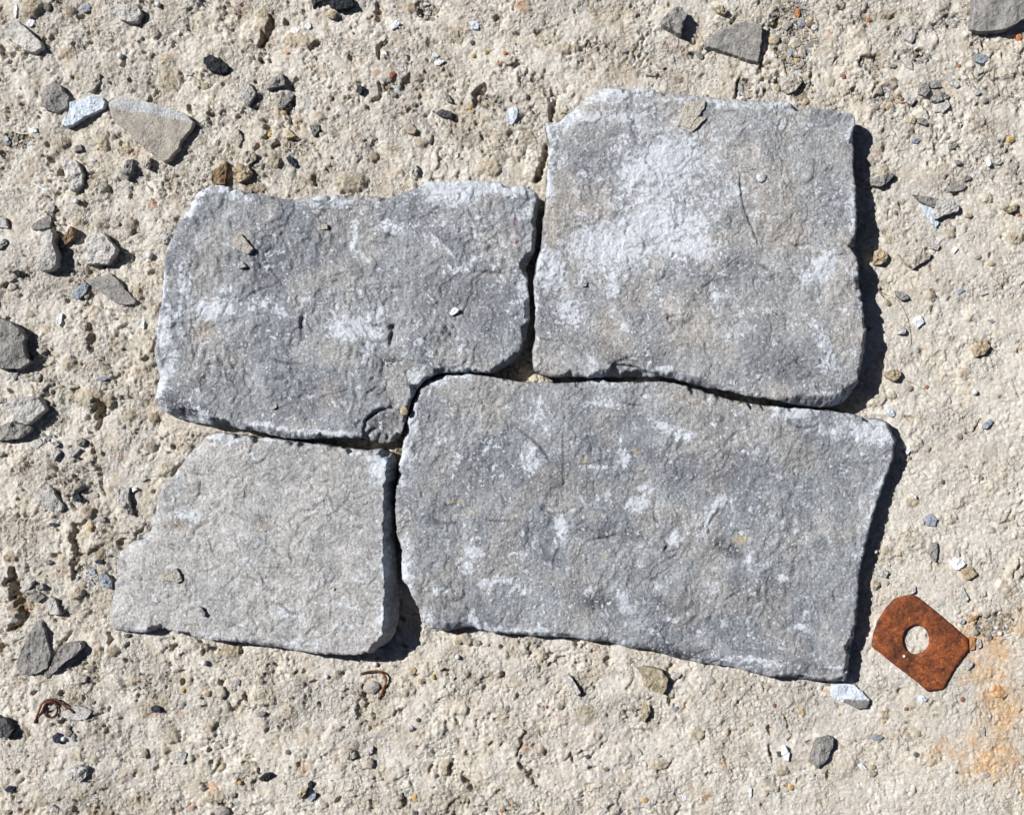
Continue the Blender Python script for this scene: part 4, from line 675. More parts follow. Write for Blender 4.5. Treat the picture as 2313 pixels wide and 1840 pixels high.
F|J|1440,840 1530,800 1550,860 1490,915 1430,900|8|grey|lowest pale chip of the cluster at upper right
F|J|1470,570 1520,610 1600,650 1635,690 1600,715 1550,680|8|grey|slender grey shard right of the cluster at upper right
R|J|1755,430 1860,445 1870,470 1810,515 1760,500|8|blue|blue grey chip below the big dark corner stone
R|J|1765,535 1815,540 1815,580 1780,600|8|grey|small grey chip directly under a blue grey one at upper right
R|J|1730,730 1790,720 1805,750 1760,775|7|grey|pale chip half buried right of the slender shard
R|J|1290,950 1340,950 1375,990 1350,1010 1290,990|9|mid|small dark chip below the cluster at upper right
R|J|1240,1120 1290,1105 1315,1130 1280,1160 1245,1150|7|blue|small blue grey chip right of the upper right slab's top corner
F|J|1535,1175 1590,1150 1615,1165 1580,1200 1535,1205|7|mid|small grey flake in the middle of the ground at upper right
R|J|1910,1290 1960,1280 1985,1305 1950,1328 1915,1320|9|grey|grey chip beside the white rod shaped piece
R|J|1848,1275 1868,1270 1882,1330 1865,1342 1852,1325|8|white|white rod shaped piece at the right
R|J|1595,1290 1630,1288 1638,1320 1605,1328|8|mid|small grey chip left of the white rod shaped piece
R|J|920,1440 1000,1420 1085,1390 1105,1405 1050,1470 990,1505 925,1490|17|mid|grey shard lying at the edge of the upper right slab's shadow
R|J|1655,1420 1700,1405 1728,1440 1665,1465|9|mid|grey chip, upper of three above the white and grey flakes at right
F|J|1530,1500 1600,1480 1690,1500 1660,1535 1540,1550|9|mid|long flat grey chip, middle of three at the right
R|J|1255,1570 1350,1580 1450,1600 1445,1680 1380,1660 1320,1630|15|mid|dark angular shard lying over the bluish white flake at right
R|K|1450,-30 1530,-60 1620,0 1620,60 1500,90 1430,125 1415,90|22|grey|grey block at right touching the bluish white flake
F|K|1310,10 1370,20 1430,45 1400,100 1465,150 1440,195 1390,150 1340,70|7|bluew|bluish white flake with a pointed foot at the right
R|J|1745,-60 1750,60 1725,230 1800,250 1900,240 2000,235 2100,180 2144,150 2300,100 2300,-60|34|mid|big dark grey stone filling the top right corner
R|J|1990,1680 2050,1660 2110,1640 2090,1690 2040,1715|13|tan|tan stone with a dark lower side near the right edge
R|K|1145,410 1180,360 1300,345 1395,400 1390,440 1300,490 1260,525 1215,490|17|tgrey|flat brownish grey chip right of the upper right slab
R|K|1380,310 1430,290 1462,340 1450,378 1400,360|8|grey|small grey chip above right of the flat brownish chip
F|K|1560,380 1590,345 1612,360 1580,405|5|white|small white splinter at right, near a round cream lump
R|K|1110,700 1170,705 1220,760 1160,780 1120,740|12|mid|streaked grey chip at the edge of the shadow, right of the upper right slab
F|K|1600,700 1650,680 1670,700 1610,740|4|blue|thin blue grey flake sunk in the smooth ground at right
F|K|1760,720 1810,700 1860,725 1800,742|4|grey|thin pale flake right of the thin blue grey flake
F|K|1265,920 1310,900 1345,960 1290,1005 1250,960|7|white|bright white flake right of the upper right slab
R|K|1120,1000 1150,975 1192,1010 1185,1050 1130,1052|12|grey|grey pebble like chip left of the bright white flake
F|K|1850,940 1890,932 1920,950 1880,965|4|blue|tiny blue grey flake near the right edge at mid height
R|K|1740,1170 1800,1110 1860,1100 1880,1150 1840,1210 1760,1235|19|tan|tan stone with a reddish spot at right
R|K|1030,1380 1080,1340 1150,1340 1155,1400 1100,1435 1050,1410|19|tan|tan stone right of the upper right slab's bottom corner
R|K|940,380 1000,360 1050,410 1040,460 990,490 940,490|17|tan|cream stone half in the shadow of the upper right slab
R|L|1030,20 1080,10 1110,60 1080,80 1045,50|8|bluew|white and blue chip above the top corner of the lower right slab
R|L|1820,140 1880,90 1905,115 1840,175 1815,170|10|blue|blue grey bar shaped chip beside a crack at right
F|L|1185,350 1220,310 1232,340 1205,385|7|white|white flake at the shadow tip of the lower right slab
F|L|1350,880 1400,855 1445,900 1430,955 1370,960|6|blue|round blue grey flake on the smooth ground right of the lower right slab
F|L|1200,680 1275,710 1280,740 1255,725|6|white|white triangular sliver right of the lower right slab
F|L|1400,1100 1445,1090 1450,1170 1430,1250 1380,1180|9|mid|pointed dark chip right of the lower right slab
R|L|945,1350 1040,1310 1055,1335 1030,1375|12|grey|grey fin shaped chip close to the lower right slab's shadow
R|L|1550,1240 1640,1220 1680,1260 1620,1310 1590,1310|10|white|streaky white chip above the rusty plate
F|L|1640,1310 1720,1285 1775,1350 1700,1390 1670,1385|10|tan|cream flat stone touching the streaky white chip
R|L|1620,1450 1660,1460 1700,1550 1680,1570 1640,1510|9|grey|slim grey chip up and right from the rusty plate
R|L|1225,1455 1270,1440 1275,1480 1240,1505 1215,1480|9|grey|grey chip just above the top corner of the rusty plate
F|H|610,665 700,655 780,670 850,730 900,790 880,850 800,860 700,810 600,770 585,720|10|bluew|white flake with a grey lower part under the lower right slab's bottom corner
R|H|1285,765 1330,752 1372,780 1350,802 1300,795|9|bluew|small white and grey chip below the rusty plate
R|H|480,1110 560,1090 610,1100 605,1160 570,1260 480,1345 430,1280 430,1240 460,1160|18|mid|dark almond shaped stone near the bottom right
F|H|200,1180 220,1158 255,1220 245,1285 215,1270 190,1230|8|white|white narrow flake left of the almond shaped stone
R|H|150,1210 180,1205 188,1235 160,1250|7|dark|small dark chip left of the white narrow flake
F|H|905,1085 950,1062 1015,1085 980,1120 920,1110|6|blue|small blue grey flake right of the almond shaped stone
F|H|800,1310 840,1300 882,1345 840,1352|6|white|tiny white flake below the blue grey flake at bottom right
F|H|1640,500 1700,470 1740,490 1700,548 1650,535|7|grey|pale chip close to the right side of the rusty plate
F|H|1705,280 1755,285 1750,385 1710,385|6|rusty|rust stained flake touching the right corner of the rusty plate
F|H|1765,300 1800,305 1808,350 1775,375|6|grey|pale chip right of the rust stained flake
F|H|1690,155 1740,115 1785,98 1750,135 1700,168|4|rusty|orange rusty splinter right of the plate's upper edge
F|H|1735,1040 1825,1000 1832,1080 1790,1060|5|tgrey|triangular grey flake in the rust stained ground
R|H|1620,150 1640,128 1668,145 1660,175 1630,175|9|grey|small grey chip just right of the rusty plate's upper edge
R|F|690,1220 740,1180 790,1200 802,1250 740,1280|14|tgrey|rounded grey brown stone below the hooked wire
R|F|860,1230 880,1180 940,1160 935,1210 900,1240|10|grey|grey white chip right of the rounded stone below the hooked wire
R|F|755,905 790,892 810,920 785,950|8|grey|small pale chip between the hooked wire and the bottom edge
R|F|410,1460 430,1442 447,1455 440,1500 415,1500|8|navy|small upright slate shard, upper of two near the bottom
R|F|410,1600 440,1550 480,1540 470,1580 430,1612|9|blue|slanting slate shard, lower of two near the bottom
F|F|330,1585 350,1530 405,1500 400,1530 360,1580|12|tan|tan shard left of the two slate shards
R|F|1210,1030 1240,990 1272,1020 1240,1050|9|grey|small grey chip in the middle of the bottom ground
F|G|405,600 460,590 545,730 510,755 470,700|13|grey|silvery grey shard below the lower right slab
R|G|1000,540 1080,520 1200,550 1245,620 1240,700 1210,745 1120,720 1060,680 1040,600|22|olive|big smooth olive stone below the lower right slab
F|G|1270,585 1310,568 1357,580 1330,615 1280,608|6|grey|thin grey flake right of the big smooth olive stone
R|G|1060,800 1100,850 1105,880 1060,975 1035,955 1050,890 1040,850|16|olive|narrow olive stone with a curved shadow under the big smooth one
F|G|975,1165 1010,1175 1042,1230 1005,1220|5|grey|silver leaf shaped flake at the bottom
F|G|1130,1235 1165,1222 1190,1238 1160,1252|6|grey|small grey flake right of the silver leaf shaped one
F|G|1360,1565 1385,1558 1400,1595 1370,1602|5|white|tiny white flake near the bottom edge right of centre
F|G|1905,1530 1920,1500 1925,1570 1908,1578|5|white|thin white upright flake near the bottom edge
R|O|1100,350 1130,325 1180,330 1175,378 1130,372|50|tan|cream stone wedged where three slabs meet
R|N|110,1415 170,1370 240,1390 330,1432 300,1448 150,1444|42|cream|pale crumb of rock wedged in the gap under the upper right slab
'''
PEB = '''
A|385|55|32|34|16|dark|round dark pebble near the top left corner
A|1655|695|30|28|10|olive|yellow brown pebble below the black oval chip
A|405|1680|40|40|9|grey|round grey pebble at left above the tall pale chip
B|100|675|36|36|13|grey|round pale pebble below the shiny black chip
B|700|740|22|30|12|olive|brown grain between the blue grey chip and the leaf shaped flake
B|925|155|42|36|7|grey|flat round grey pebble above right of the faceted block
C|730|975|27|27|11|yellow|yellow tan pebble left of the lower left slab
C|815|905|38|26|10|grey|small grey pebble above the yellow tan pebble
C|770|712|32|26|5|grey|pale flat pebble left of the wedge shaped chip
D|1785|725|40|58|18|tgrey|egg shaped grey pebble below the lower left slab
D|1672|735|34|28|12|tan|tan pebble left of the egg shaped grey pebble
D|1475|710|20|17|7|yellow|tiny yellow pebble below the lower left slab
D|1920|640|24|32|9|blue|small blue pebble right of the egg shaped pebble
D|1805|1690|52|48|16|mid|round dark grey pebble at the bottom edge
D|1935|1455|18|20|8|yellow|tiny mustard pebble above the round dark pebble at the bottom edge
D|1165|1220|32|46|14|olive|olive pebble in the lower left ground
D|545|1010|30|26|12|mid|top pebble of the little heap beside the white bead
D|548|1055|34|28|14|mid|middle pebble of the little heap beside the white bead
D|592|1078|20|22|10|blue|right pebble of the little heap beside the white bead
D|592|1108|18|12|8|blue|lowest pebble of the little heap beside the white bead
D|623|1042|10|10|5|orange|orange grain beside the little heap of pebbles
D|1030|268|24|20|12|navy|dark blue pebble just under the lower left slab's bottom edge
D|742|805|24|17|7|mid|small grey pebble right of the rusty coil
D|404|985|18|18|6|mid|tiny grey pebble just below the rusty coil
D|1640|1505|24|20|9|dark|dark pebble beside an orange crumbly patch at the bottom
D|1878|1555|26|20|9|mid|grey pebble right of the orange crumbly patch at the bottom
D|1620|768|12|12|5|navy|very small dark pebble left of the tan pebble
E|1740|345|24|20|9|navy|dark blue pebble near the top centre
E|1850|420|18|19|8|yellow|ochre grain, right of two near the top centre
E|1750|450|19|20|8|yellow|ochre grain, left of two near the top centre
E|2005|430|18|18|8|orange|orange brown grain against the greenish grey chip
E|250|430|16|14|6|orange|orange grain left, under the dark chips at the top edge
E|215|905|27|22|9|yellow|yellow grain at the foot of the blade shaped chip
E|1725|862|22|22|9|yellow|honey coloured grain above right of the dark speckled chip
E|1095|603|26|30|10|red|rust red crumb above the upper left slab
E|1060|712|28|18|9|brown|orange brown crumb below the rust red one
E|1105|765|30|20|10|mid|dark crumb under the rust coloured crumbs
E|105|1085|18|20|9|yellow|yellow brown grain left of the tan triangular chip
E|1645|1280|16|16|7|olive|olive grain between the tops of the upper slabs
E|605|120|42|34|16|tan|tan pebble just under the black slate chip
I|540|478|19|18|8|blue|blue grey pebble at upper middle, above the upper right slab
I|400|948|34|26|12|olive|olive pebble by the notch of the upper right slab
I|60|1020|0|0|4|white|-
I|160|645|16|16|5|mid|tiny grey pebble left of the upper right slab's top
J|125|320|50|45|16|tan|pale tan pebble at the left side of the gravel patch
J|205|385|40|36|14|grey|grey pebble below the pale tan one in the gravel patch
J|355|430|36|40|14|tgrey|brownish pebble in the lower gravel patch
J|228|205|46|42|14|grey|grey pebble in the middle of the gravel patch
J|300|345|52|40|14|tgrey|largest brownish pebble in the gravel patch
J|320|102|22|47|12|orange|bright orange oval pebble in the gravel patch
J|425|195|42|24|14|brown|brown pebble at the right side of the gravel patch
J|455|222|26|24|10|white|white pebble at the right side of the gravel patch
J|350|185|34|40|11|blue|blue grey pebble in the gravel patch
J|125|65|22|24|10|olive|ochre pebble at the top left of the gravel patch
J|190|465|26|24|11|olive|mustard pebble low in the gravel patch
J|310|490|22|20|10|yellow|yellow pebble low in the gravel patch
J|250|480|36|36|12|tgrey|grey brown pebble between the mustard and yellow ones
J|155|705|26|32|11|tan|tan pebble leaning on the grey brown rock
J|385|820|28|30|11|tan|tan pebble above the upper right slab's top edge
J|890|160|24|18|8|orange|orange pebble right of the gravel patch
J|690|617|18|22|8|red|red grain between gravel patch and cluster
J|1160|797|20|14|8|brown|brown grain beside an orange crumb
J|1160|828|22|10|6|orange|orange crumb left of the pale triangular flake
J|2105|305|26|36|10|orange|orange pebble under the big dark corner stone
J|2035|1125|33|28|8|yellow|yellow pebble near the right edge
J|1620|528|18|13|5|orange|tiny orange pebble above the slender shard
J|980|735|26|36|14|mid|dark pebble left of the fine gravel
J|950|860|30|28|12|tan|left one of three tan pebbles under the fine gravel
J|1005|865|24|26|11|cream|middle one of three tan pebbles under the fine gravel
J|1062|858|38|34|14|tan|right one of three tan pebbles under the fine gravel
J|1830|808|26|26|10|mid|small dark pebble right of the slender shard
J|1245|970|34|32|12|tan|tan pebble left of the small dark chip under the cluster
J|1390|196|16|10|4|dark|tiny dark grain left of the big corner stone
J|1090|535|34|16|9|mid|dark greenish grain in the fine gravel
K|1110|72|20|18|8|brown|brown grain at right, left of the bluish white flake
K|1765|428|32|24|9|tgrey|brownish pebble at right between two cream lumps
K|1880|482|32|22|8|tan|tan pebble right of the brownish pebble
K|1695|95|36|20|10|tan|tan pebble right of the grey block
K|1225|1490|24|26|9|mid|small grey pebble below the tan stone by the slab corner
K|2105|88|22|16|7|orange|orange pebble at the right edge
K|1045|800|26|24|11|tan|tan pebble below the streaked grey chip
K|1285|1180|16|26|6|blue|tiny blue pebble under the bright white flake
K|1360|1480|14|18|6|red|tiny red grain right of the tan stone
L|1620|235|27|27|9|mid|grey pebble beside the crack at right
L|1490|600|15|20|6|black|tiny black pebble on the smooth ground at right
L|1365|330|22|28|8|grey|grey pebble right of a cream lump at right
L|1890|985|24|30|7|grey|grey pebble right of the round blue grey flake
L|1220|408|17|14|8|olive|brown grain below the white flake at the shadow tip
L|1675|478|16|14|5|brown|brown grain on the smooth ground at right
L|1808|572|13|18|5|dark|tiny dark grain right of the black pebble
L|1685|1548|20|20|8|mid|small dark pebble at the foot of the slim grey chip
L|1040|1418|18|24|8|tgrey|grey brown grain left of the plate's top
H|1195|858|18|16|7|red|red brown pebble below the rusty plate
H|1650|782|18|20|7|red|red brown pebble in the rust stain
H|1275|1226|22|22|6|navy|navy pebble at bottom right
H|1600|1370|13|16|5|black|black grain near the bottom right corner
H|1830|1392|38|26|7|grey|grey pebble near the bottom right corner
H|925|1330|24|24|9|tan|upper one of a pair of tan pebbles at bottom right
H|915|1380|38|30|10|tgrey|lower one of a pair of tan pebbles at bottom right
H|1840|92|34|32|8|grey|pale pebble right of the orange splinter
H|1742|245|34|24|10|grey|grey pebble near the right corner of the rusty plate
H|2030|105|14|16|5|dark|tiny dark grain near the right edge above the stain
H|260|1490|26|24|8|yellow|golden pebble near the bottom, left of the almond shaped stone
H|1012|965|16|14|5|yellow|tiny golden grain below the rusty plate
H|150|1508|18|26|7|grey|grey pebble left of the golden pebble
H|1185|965|18|14|5|mid|tiny grey grain below the red brown pebble
H|1290|1060|24|26|8|tan|tan pebble on the smooth ground at bottom right
H|435|1425|24|16|6|white|small white pebble under the almond shaped stone
F|940|690|55|52|16|grey|round grey pebble inside the hooked wire
F|1625|315|32|24|12|olive|olive pebble under the lower right slab's left corner
F|905|1300|38|46|14|tgrey|brown grey pebble below the rounded stone
F|2018|855|22|26|8|mid|grey pebble on the cream ground below the lower right slab
F|1300|948|18|18|7|navy|navy grain right of the hooked wire
F|1425|602|18|22|8|yellow|amber grain right of the hooked wire
F|1275|1575|24|30|7|yellow|golden pebble at the bottom centre
F|655|563|24|17|9|mid|dark pebble left of the hooked wire
F|250|1208|22|22|8|dark|dark pebble above the black pointed chip
F|1775|330|30|28|7|grey|pale pebble below the lower right slab's left corner
F|1275|1700|26|22|10|navy|navy pebble at the very bottom edge
F|1975|1680|18|18|6|orange|orange grain at the very bottom edge
F|1255|550|34|30|10|tan|cream pebble right of the hooked wire's bend
F|1325|632|26|24|9|tan|tan pebble right of the cream one by the hooked wire
G|268|846|13|15|5|red|red grain below the lower right slab
G|595|1245|17|20|6|navy|dark blue grain at the bottom, right of centre
G|1058|1595|26|22|7|yellow|golden pebble near the bottom, right of centre
G|375|835|28|32|9|mid|dark grey pebble under the silvery shard
G|745|1345|22|16|6|brown|brown pebble in the ground at the bottom
G|1305|862|22|24|5|blue|pale blue pebble right of the narrow olive stone
G|1905|985|30|20|6|tan|tan oval pebble below the slab's lower edge
G|1775|828|12|12|5|olive|tiny olive grain below the slab's lower edge
G|2105|830|16|18|6|red|reddish grain left of the white and grey flake
G|1595|632|32|28|7|grey|grey pebble in the ground below the lower right slab's end
G|1660|668|30|32|8|tgrey|brownish pebble next to a grey one below the slab's end
G|1215|1190|0|0|4|grey|-
*M|1190|1672|34|38|12|tan|tan pebble resting on the bottom corner of the upper left slab
*I|1998|1432|42|40|14|bluew|blue and white pebble on the right part of the upper right slab
*O|620|1467|12|12|7|white|tiny white grain on the lower left slab near its broken edge
*O|515|742|28|20|7|white|little white pebble on the upper part of the lower left slab
C|240|1625|10|10|4|orange|tiny orange grain in the hollow at the left edge
'''
BEADS = [('A', 970, 452, 25, 'white foam bead at upper left, above the two-tone flake'), ('A', 615, 1625, 22, 'white foam bead below the pale upright chip at left'),
 ('B', 1205, 420, 27, 'pale bead left of the upper left slab, level with the faceted block'), ('D', 513, 1100, 20, 'white foam bead touching the blue black chip at lower left'),
 ('D', 1648, 487, 23, 'white foam bead below the lower left slab'), ('F', 958, 498, 20, 'white foam bead just above the hooked wire'),
 ('F', 563, 600, 18, 'white foam bead left of the hooked wire'), ('F', 1620, 440, 20, 'white foam bead under the left corner of the lower right slab'),
 ('A', 1275, 38, 22, 'white foam bead at the top edge left of centre'), ('K', 1747, 1520, 22, 'white foam bead on the ground right of the two right slabs'),
 ('L', 945, 1163, 18, 'white foam bead in the shadow edge of the lower right slab'), ('H', 1950, 250, 19, 'white foam bead on the rust stained ground right of the plate'),
 ('H', 1175, 433, 12, 'white speck lying on the rusty plate beside its hole')]

def local_z(px, py, rad):
    a = np.linspace(0, 2*np.pi, 9)[:8]; v = gz(px+rad*.6*np.cos(a), py+rad*.6*np.sin(a)); return float(np.percentile(v, 60))
def tone(c, x, y, seed, amp=.16):
    return c*(1+amp*fbm(x, y, 16, 3, seed))[:, None]

def chip_mesh(name, pts, T, ck, rocky, seed, special=None):
    r = np.random.default_rng(seed); p = np.asarray(pts, float)
    c0 = p.mean(0); per = np.hypot(*np.diff(np.vstack([p, p[:1]]), axis=0).T).sum()
    n = int(np.clip(per/2.4, 18, 110)); q = resample(p, per/n); n = len(q)
    R = np.sqrt(((q-c0)**2).sum(1)).mean()
    jag = min(1.5, R*.06)
    q = q+np.stack([jag*perlin(q[:, 0], q[:, 1], 9, seed % 17)+.6*jag*perlin(q[:, 0], q[:, 1], 4, seed % 13), jag*perlin(q[:, 0], q[:, 1], 9, seed % 11+20)+.6*jag*perlin(q[:, 0], q[:, 1], 4, seed % 7+30)], 1)
    nr = int(np.clip(R/2.6, 3, 16)); fr = [1.0, .975]+[1-(i+1)/(nr+1) for i in range(nr)]
    a = r.random()*6.28; tilt = r.uniform(.05, .16) if not rocky else r.uniform(.1, .25)
    def top(x, y, f):
        dx, dy = (x-c0[0])/R, (y-c0[1])/R
        z = T*(1+tilt*(dx*math.cos(a)+dy*math.sin(a))) if rocky else T*(1+tilt*(dx*math.cos(a)+dy*math.sin(a)))
        if rocky:
            for k in range(4):
                b = pa[k]; z = np.minimum(z, T*(ph[k]-ps[k]*(dx*math.cos(b)+dy*math.sin(b))))
            z = np.maximum(z, T*.25)
        am = min(T*.2, 3.2+R*.03); z = z+am*fbm(x, y, max(R*.7, 8), 3, seed % 19+3)+min(.7, T*.05)*perlin(x, y, 4.5, seed % 5)
        z = z+.10*T*np.clip(8*perlin(x, y, R*1.1, seed % 23), -1, 1)*(.35 if rocky else .25)
        return z
    pa = r.random(4)*6.28; ph = r.uniform(1.0, 1.12, 4); ps = r.uniform(.05, .42, 4)
    pos = []; cols = []; base = lin(COL[ck])*r.uniform(.92, 1.08)*(1.95 if ck in ('grey', 'pale') else 1.6 if ck in ('mid', 'tgrey', 'blue') else 1.5 if ck in ('bluew', 'white') else 1.15); side = base*.9
    # skirt, bottom first
    fl = r.uniform(.0, .05, 1)[0]
    for f, zf in ((1+fl, -.35), (1+fl+.01, .1), (1+fl*.6, .45), (1.005, .78)):
        w_ = c0+(q-c0)*(f+.02*perlin(q[:, 0], q[:, 1]+zf*40, 7, seed % 9)[:, None])
        zt = top(q[:, 0], q[:, 1], 1)
        pos.append(np.column_stack([w_, np.where(zf < 0, -7, zf*zt)])); cols.append(tone(np.tile(side, (n, 1)), q[:, 0], q[:, 1]+zf*30, 5, .3))
    for f in fr:
        w_ = c0+(q-c0)*f; z = top(w_[:, 0], w_[:, 1], f)-(.08*T+.5 if f == 1.0 else 0); pos.append(np.column_stack([w_, z]))
        cc = tone(np.tile(base, (n, 1)), w_[:, 0], w_[:, 1], seed % 21)
        edge = .35 if f > .95 else .12
        if ck in ('grey', 'mid', 'blue', 'tgrey', 'dark'): cc = cc*(1-edge*.6)+lin((204, 206, 210))*edge*.6 if ck != 'dark' else cc
        bl = sm(.35, .8, fbm(w_[:, 0], w_[:, 1], 14, 3, seed % 15+2))*.35; cc = cc*(1-bl[:, None])+lin((196, 196, 196))*bl[:, None]*(1 if ck not in ('black', 'navy') else .4)+(cc*bl[:, None]*(0 if ck not in ('black', 'navy') else .6))
        if special is not None: cc = special(w_[:, 0], w_[:, 1], cc)
        cols.append(cc)
    zc = top(np.array([c0[0]]), np.array([c0[1]]), 0)[0]
    m = len(pos); co = np.vstack(pos+[np.array([[c0[0], c0[1], zc]])]); cl = np.vstack(cols+[cols[-1][:1]])
    i = np.arange(n); j = (i+1) % n; quads = []; smf = []
    ar = .5*np.sum(q[:, 0]*np.roll(q[:, 1], -1)-np.roll(q[:, 0], -1)*q[:, 1])
    for k in range(m-1):
        A = k*n+i; B = k*n+j; C_ = (k+1)*n+j; D_ = (k+1)*n+i
        quads.append(np.stack([A, D_, C_, B], 1) if ar > 0 else np.stack([A, B, C_, D_], 1)); smf += [k >= 4 and not rocky]*n
    last = (m-1)*n; t = np.stack([last+i, np.full(n, m*n), last+j], 1) if ar > 0 else np.stack([last+i, last+j, np.full(n, m*n)], 1)
    smf += [not rocky]*n
    # map to world, around the centre
    return co, np.vstack(quads), t, cl, np.array(smf), c0, R
def put_chip(name, pts, T, ck, rocky, seed, label, cat, group, onslab=False, special=None, mat=None):
    co, qd, tr, cl, smf, c0, R = chip_mesh(name, pts, T, ck, rocky, seed, special)
    if onslab:
        sz = slab_z(c0[0], c0[1]); z0 = sz[0] if sz else 50; z0 += .3
    else: z0 = local_z(c0[0], c0[1], R)-1.2
    k = (HC-z0-T)/HC
    loc = ((c0[0]-CX)*k*S, -(c0[1]-CY)*k*S, z0*S)
    w3 = np.stack([(co[:, 0]-c0[0])*k*S, -(co[:, 1]-c0[1])*k*S, co[:, 2]*S], 1)
    o = add(name, np_mesh(name, w3, qd, cl, mat or M_chip, tr, smf), loc); tag(o, label, cat, group); return o
def two_tone(x, y, cc):
    px, py = P('A', 870, 850); line = np.interp(x, [P('A', v, 0)[0] for v in (870, 950, 1060, 1150, 1250, 1400, 1540)], [P('A', 0, v)[1] for v in (850, 880, 912, 905, 925, 960, 985)])
    m = sm(1.5, -1.5, y-line+1.2*perlin(x, y, 7, 3)); cc = cc*.80; return cc*(1-m[:, None])+lin((208, 211, 213))*(1+.06*perlin(x, y, 5, 4))[:, None]*m[:, None]
def lower_grey(x, y, cc):
    a = np.array(P('H', 680, 775)); m = sm(-1, 2, (y-a[1])*.9-(x-a[0])*.05+2*perlin(x, y, 8, 3))*sm(0, 4, x-a[0]); return cc*(1-m[:, None])+lin((150, 148, 146))*m[:, None]
def dusk(x, y, cc): return cc
n_ = 0
for ln in CH.strip().split('\n'):
    kd, rg, pp, T, ck, lab = ln.split('|'); on = rg.startswith('*'); rg = rg.strip('*')
    pts = [P(rg, *map(float, v.split(','))) for v in pp.split()]; n_ += 1
    sp = two_tone if 'band along' in lab else lower_grey if 'grey lower part' in lab else None
    put_chip('stone_chip', pts, float(T)*(.8 if float(T) > 20 else 1.0), ck, kd == 'R', 1000+n_*7, lab, 'stone chip', 'loose stone chips', on, sp)

# rounded pebbles and beads: one displaced ball each
import bmesh
def ball(sub):
    bm = bmesh.new(); bmesh.ops.create_icosphere(bm, subdivisions=sub, radius=1); v = np.array([x.co[:] for x in bm.verts]); f = np.array([[y.index for y in x.verts] for x in bm.faces]); bm.free(); return v, f
BV, BF = ball(4); BV1, BF1 = ball(1)
def pebble(name, px, py, rx, ry, hh, ck, label, cat, group, on, seed, mat, rough=.12):
    r = np.random.default_rng(seed); v = BV.copy(); a = r.random()*.6-.3
    d = 1+rough*(perlin(v[:, 0]*3+seed, v[:, 1]*3+v[:, 2]*2, 2.2, seed % 9)+.4*perlin(v[:, 0]*3+v[:, 2]*3, v[:, 1]*3+seed, .9, seed % 7))
    if rough > .05:
        for _ in range(7):       # flat facets
            nrm = r.normal(size=3); nrm /= np.linalg.norm(nrm); s_ = v@nrm; c_ = r.uniform(.72, .95); d = np.where(s_ > c_, d*c_/s_, d)
    v = v*d[:, None]
    z0 = (slab_z(px, py)[0] if on and slab_z(px, py) else local_z(px, py, max(rx, ry)))
    k = (HC-z0-hh*.5)/HC; ca, sa = math.cos(a), math.sin(a)
    x = (v[:, 0]*ca-v[:, 1]*sa)*rx; y = (v[:, 0]*sa+v[:, 1]*ca)*ry; z = v[:, 2]*hh*.62+hh*(.35 if rough > .05 else .55)
    c = np.tile((lin(COL[ck])*(1.5 if ck in ('mid', 'grey', 'blue', 'tgrey', 'dark') else 1.1)*.8+.2*lin(COL['cream']))*r.uniform(.9, 1.08), (len(v), 1)) if rough > .05 else np.tile(lin(COL[ck]), (len(v), 1))
    if rough > .05: c = tone(c, v[:, 0]*20+seed, v[:, 1]*20+v[:, 2]*15, seed % 12, .25)
    o = add(name, np_mesh(name, np.stack([x*S, -y*S, z*S], 1), np.zeros((0, 4), int), c, mat, BF[:, ::-1]), ((px-CX)*k*S, -(py-CY)*k*S, z0*S)); tag(o, label, cat, group)
for i, ln in enumerate(PEB.strip().split('\n')):
    rg, x, y, rx, ry, hh, ck, lab = ln.split('|')
    if lab == '-': continue
    on = rg.startswith('*'); px, py = P(rg.strip('*'), float(x), float(y)); pebble('pebble', px, py, float(rx)/3.57, float(ry)/3.57, float(hh)*.6, ck, lab, 'pebble', 'small rounded pebbles', on, 50+i*3, M_chip)
PLATE_T = 8
for i, (rg, x, y, rr, lab) in enumerate(BEADS):
    px, py = P(rg, x, y)
    if 'on the rusty plate' in lab: BEADPLATE = (px, py, rr, lab); continue
    pebble('foam_bead', px, py, rr/3.57, rr/3.57, rr/3.57*1.6, 'white', lab, 'foam bead', 'white foam beads', False, i, M_bead, .02)

